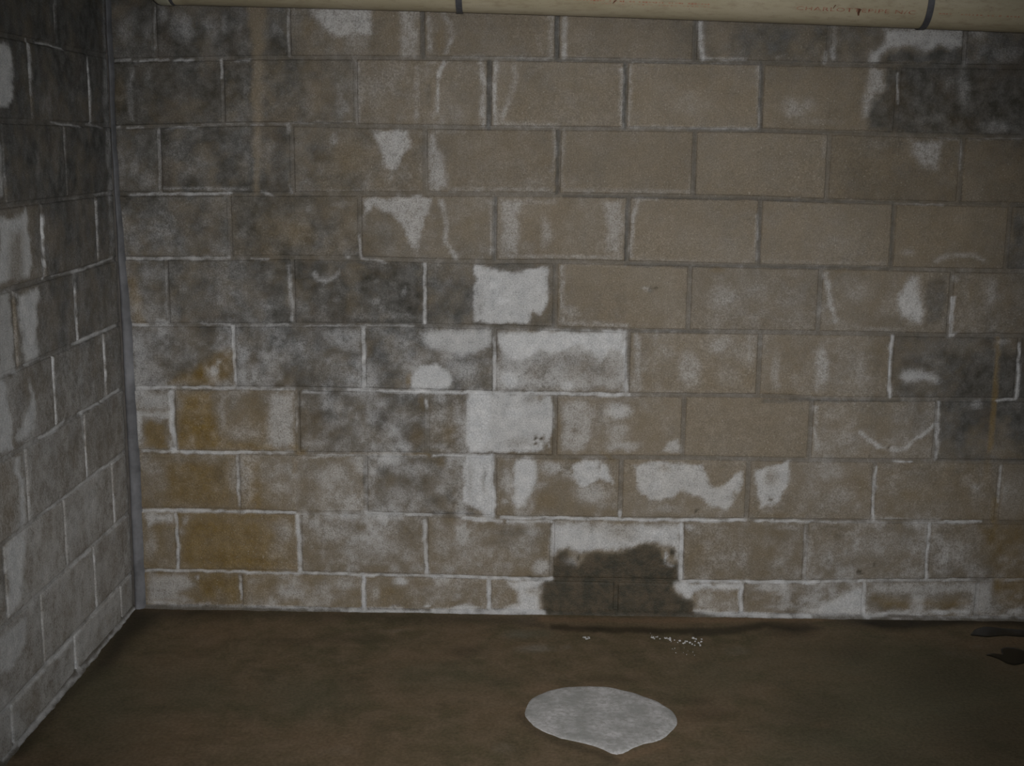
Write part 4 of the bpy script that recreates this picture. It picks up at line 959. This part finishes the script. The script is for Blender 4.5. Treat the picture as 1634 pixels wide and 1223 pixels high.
def hanger(x, label):
    root = bpy.data.objects.new('pipe_hanger', None)
    root.location = (x, PY, float(pipe_z(x)))
    col.objects.link(root)
    tag(root, label, 'pipe strap', group=None)
    bpy.context.view_layer.update()
    w_, th = 0.0092, 0.0022
    path = [(-PR - 0.001, CEIL - float(pipe_z(x)))]
    for a in np.linspace(math.pi, 2 * math.pi, 33):
        path.append(((PR + 0.001) * math.cos(a), (PR + 0.001) * math.sin(a)))
    path.append((PR + 0.001, CEIL - float(pipe_z(x))))
    V, F_ = [], []
    for i, (y, z) in enumerate(path):
        a = math.atan2(z, y) if 0 < i < len(path) - 1 else (math.pi if i == 0 else 0.0)
        oy, oz = y + th * math.cos(a), z + th * math.sin(a)
        V += [(-w_, y, z), (-w_, oy, oz), (w_, oy, oz), (w_, y, z)]
    for i in range(len(path) - 1):
        for j in range(4):
            a, b = 4 * i + j, 4 * i + (j + 1) % 4
            F_.append((a, b, b + 4, a + 4))
    F_ += [(0, 1, 2, 3), tuple(len(V) - 4 + q for q in (3, 2, 1, 0))]
    V = np.array(V) + np.array(root.location)
    mesh_obj('strap_band', V, F_, M_STRAP, root, False, None, np.array(root.location))
    for sy in (-1, 1):
        cy = PY + sy * (PR + 0.016)
        lo = (x - w_, cy - 0.016, CEIL - 0.003)
        hi = (x + w_, cy + 0.016, CEIL)
        box_obj('fixing_tab', lo, hi, M_STRAP, root)


hanger(1.066, 'dark strap around the cream pipe, the straight one near the middle')
hanger(2.397, 'dark strap around the cream pipe just after the red lettering')

# ------------------------------------------------------------------ salt patch, crumbs and puddles on the floor
def floor_pts(px):
    return np.array([on_plane(u, v, 2, 0.0) for u, v in px])


def crust(name, outline, mat, height, rings, seed, up=0.0):
    P3 = floor_pts(outline)
    # densify
    d = np.concatenate([P3, P3[:1]])
    dense = []
    for a, b in zip(d[:-1], d[1:]):
        for t in np.linspace(0, 1, 6, endpoint=False):
            dense.append(a + (b - a) * t)
    Pd = np.array(dense)
    for _ in range(4):
        Pd = (np.roll(Pd, 1, 0) + Pd * 2 + np.roll(Pd, -1, 0)) / 4
    c = Pd.mean(0)
    out = Pd - c
    n = len(Pd)
    th = np.arange(n)
    wob = 1 + 0.02 * noise(th / 3.0, th * 0 + seed, 51) + 0.012 * noise(th / 1.1, th * 0 + seed, 52)
    V, F_ = [], []
    for fr, hh in rings:
        ring = c + out * (fr * (wob if fr > 0.9 else 1))[:, None] if fr > 0.9 else c + out * fr
        z = np.full(n, hh * height) + (0.25 * height * noise(ring[:, 0] * 40, ring[:, 1] * 40, 53) if hh > 0.4 else 0)
        V += np.stack([ring[:, 0], ring[:, 1], z + up], 1).tolist()
    for i in range(len(rings) - 1):
        for j in range(n):
            a, b = i * n + j, i * n + (j + 1) % n
            F_.append((a, b, b + n, a + n))
    V.append((c[0], c[1], height + up))
    k0 = (len(rings) - 1) * n
    for j in range(n):
        F_.append((k0 + j, k0 + (j + 1) % n, len(V) - 1))
    V = np.array(V)
    return mesh_obj(name, V, F_, mat, None, True, None, np.array([c[0], c[1], 0.0]))


RINGS = [(1.0, -0.6), (0.985, 0.12), (0.965, 0.4), (0.94, 0.65), (0.9, 0.9), (0.8, 1.0), (0.7, 1.0), (0.6, 1.0), (0.5, 1.0), (0.4, 1.0), (0.3, 1.0), (0.2, 1.0), (0.1, 1.0)]
pp = [(836, 1133), (843.7, 1118), (866.6, 1105), (899.6, 1096.4), (937.7, 1094.4), (975.8, 1097), (1016.4, 1106.6), (1052, 1120.6), (1072.3, 1133), (1082, 1147), (1080, 1161),
      (1067, 1174), (1052, 1183), (1026.6, 1189), (1006, 1197), (996, 1203), (986, 1205.5), (975, 1203), (960, 1196), (942.8, 1190), (914.8, 1184), (892, 1178.5), (869, 1169.5), (848.8, 1159), (838, 1146)]
tag(crust('salt_patch', pp, M_SALT, 0.0032, RINGS, 1), 'large pale grey oval crust of dried salt on the brown floor', 'salt crust')

WR = [(1.0, -0.6), (0.985, 0.5), (0.95, 0.9), (0.8, 1.0), (0.5, 1.0), (0.2, 1.0)]
tag(crust('puddle', [(1570, 1046), (1584, 1043.5), (1600, 1047), (1596, 1036), (1606, 1033), (1622, 1035), (1640, 1040), (1660, 1046), (1650, 1056), (1632, 1060), (1618, 1063),
                     (1606, 1060), (1596, 1054), (1584, 1049.5)], M_WATER, 0.0022, WR, 2),
    'small dark puddle standing off the wall at the floor edge', 'puddle')
tag(crust('puddle', [(1546, 1015), (1556, 1004), (1572, 1000), (1595, 1003), (1640, 1007), (1690, 1008), (1690, 1018), (1640, 1018), (1600, 1015), (1575, 1018), (1560, 1016)],
          M_WATER, 0.0022, WR, 3), 'long dark puddle strip against the foot of the back wall', 'puddle')

# crumbs of salt: too small to tell apart
r = np.random.default_rng(11)
V, F_ = [], []
def crumb(u, v, s):
    c = on_plane(u, v, 2, 0.0)
    b = len(V)
    for a in range(6):
        t = a * math.pi / 3 + r.random()
        q = s * (0.6 + 0.6 * r.random())
        V.append((c[0] + q * math.cos(t), c[1] + q * math.sin(t) * 1.2, -0.0015))
    for a in range(6):
        t = a * math.pi / 3 + r.random() * 0.6
        q = s * (0.25 + 0.4 * r.random())
        V.append((c[0] + q * math.cos(t), c[1] + q * math.sin(t), s * (0.35 + 0.4 * r.random())))
    for a in range(6):
        F_.append((b + a, b + (a + 1) % 6, b + 6 + (a + 1) % 6, b + 6 + a))
    F_.append(tuple(b + 6 + a for a in range(6)))
for _ in range(26):
    u = r.uniform(1036, 1100)
    crumb(u, 1016 + (u - 1036) * 0.16 + r.normal(0, 2.0), r.uniform(0.002, 0.0055))
for _ in range(12):
    crumb(r.uniform(1100, 1122), r.uniform(1017, 1031), r.uniform(0.003, 0.007))
for _ in range(9):
    crumb(r.normal(938, 4), r.normal(1018.5, 1), r.uniform(0.003, 0.006))
for _ in range(12):
    crumb(r.uniform(1060, 1110), r.uniform(1034, 1052), r.uniform(0.001, 0.0025))
cr = mesh_obj('salt_crumbs', V, F_, M_SALT)
tag(cr, 'scattered white salt crumbs on the damp floor before the wall', 'salt crumbs', 'stuff')
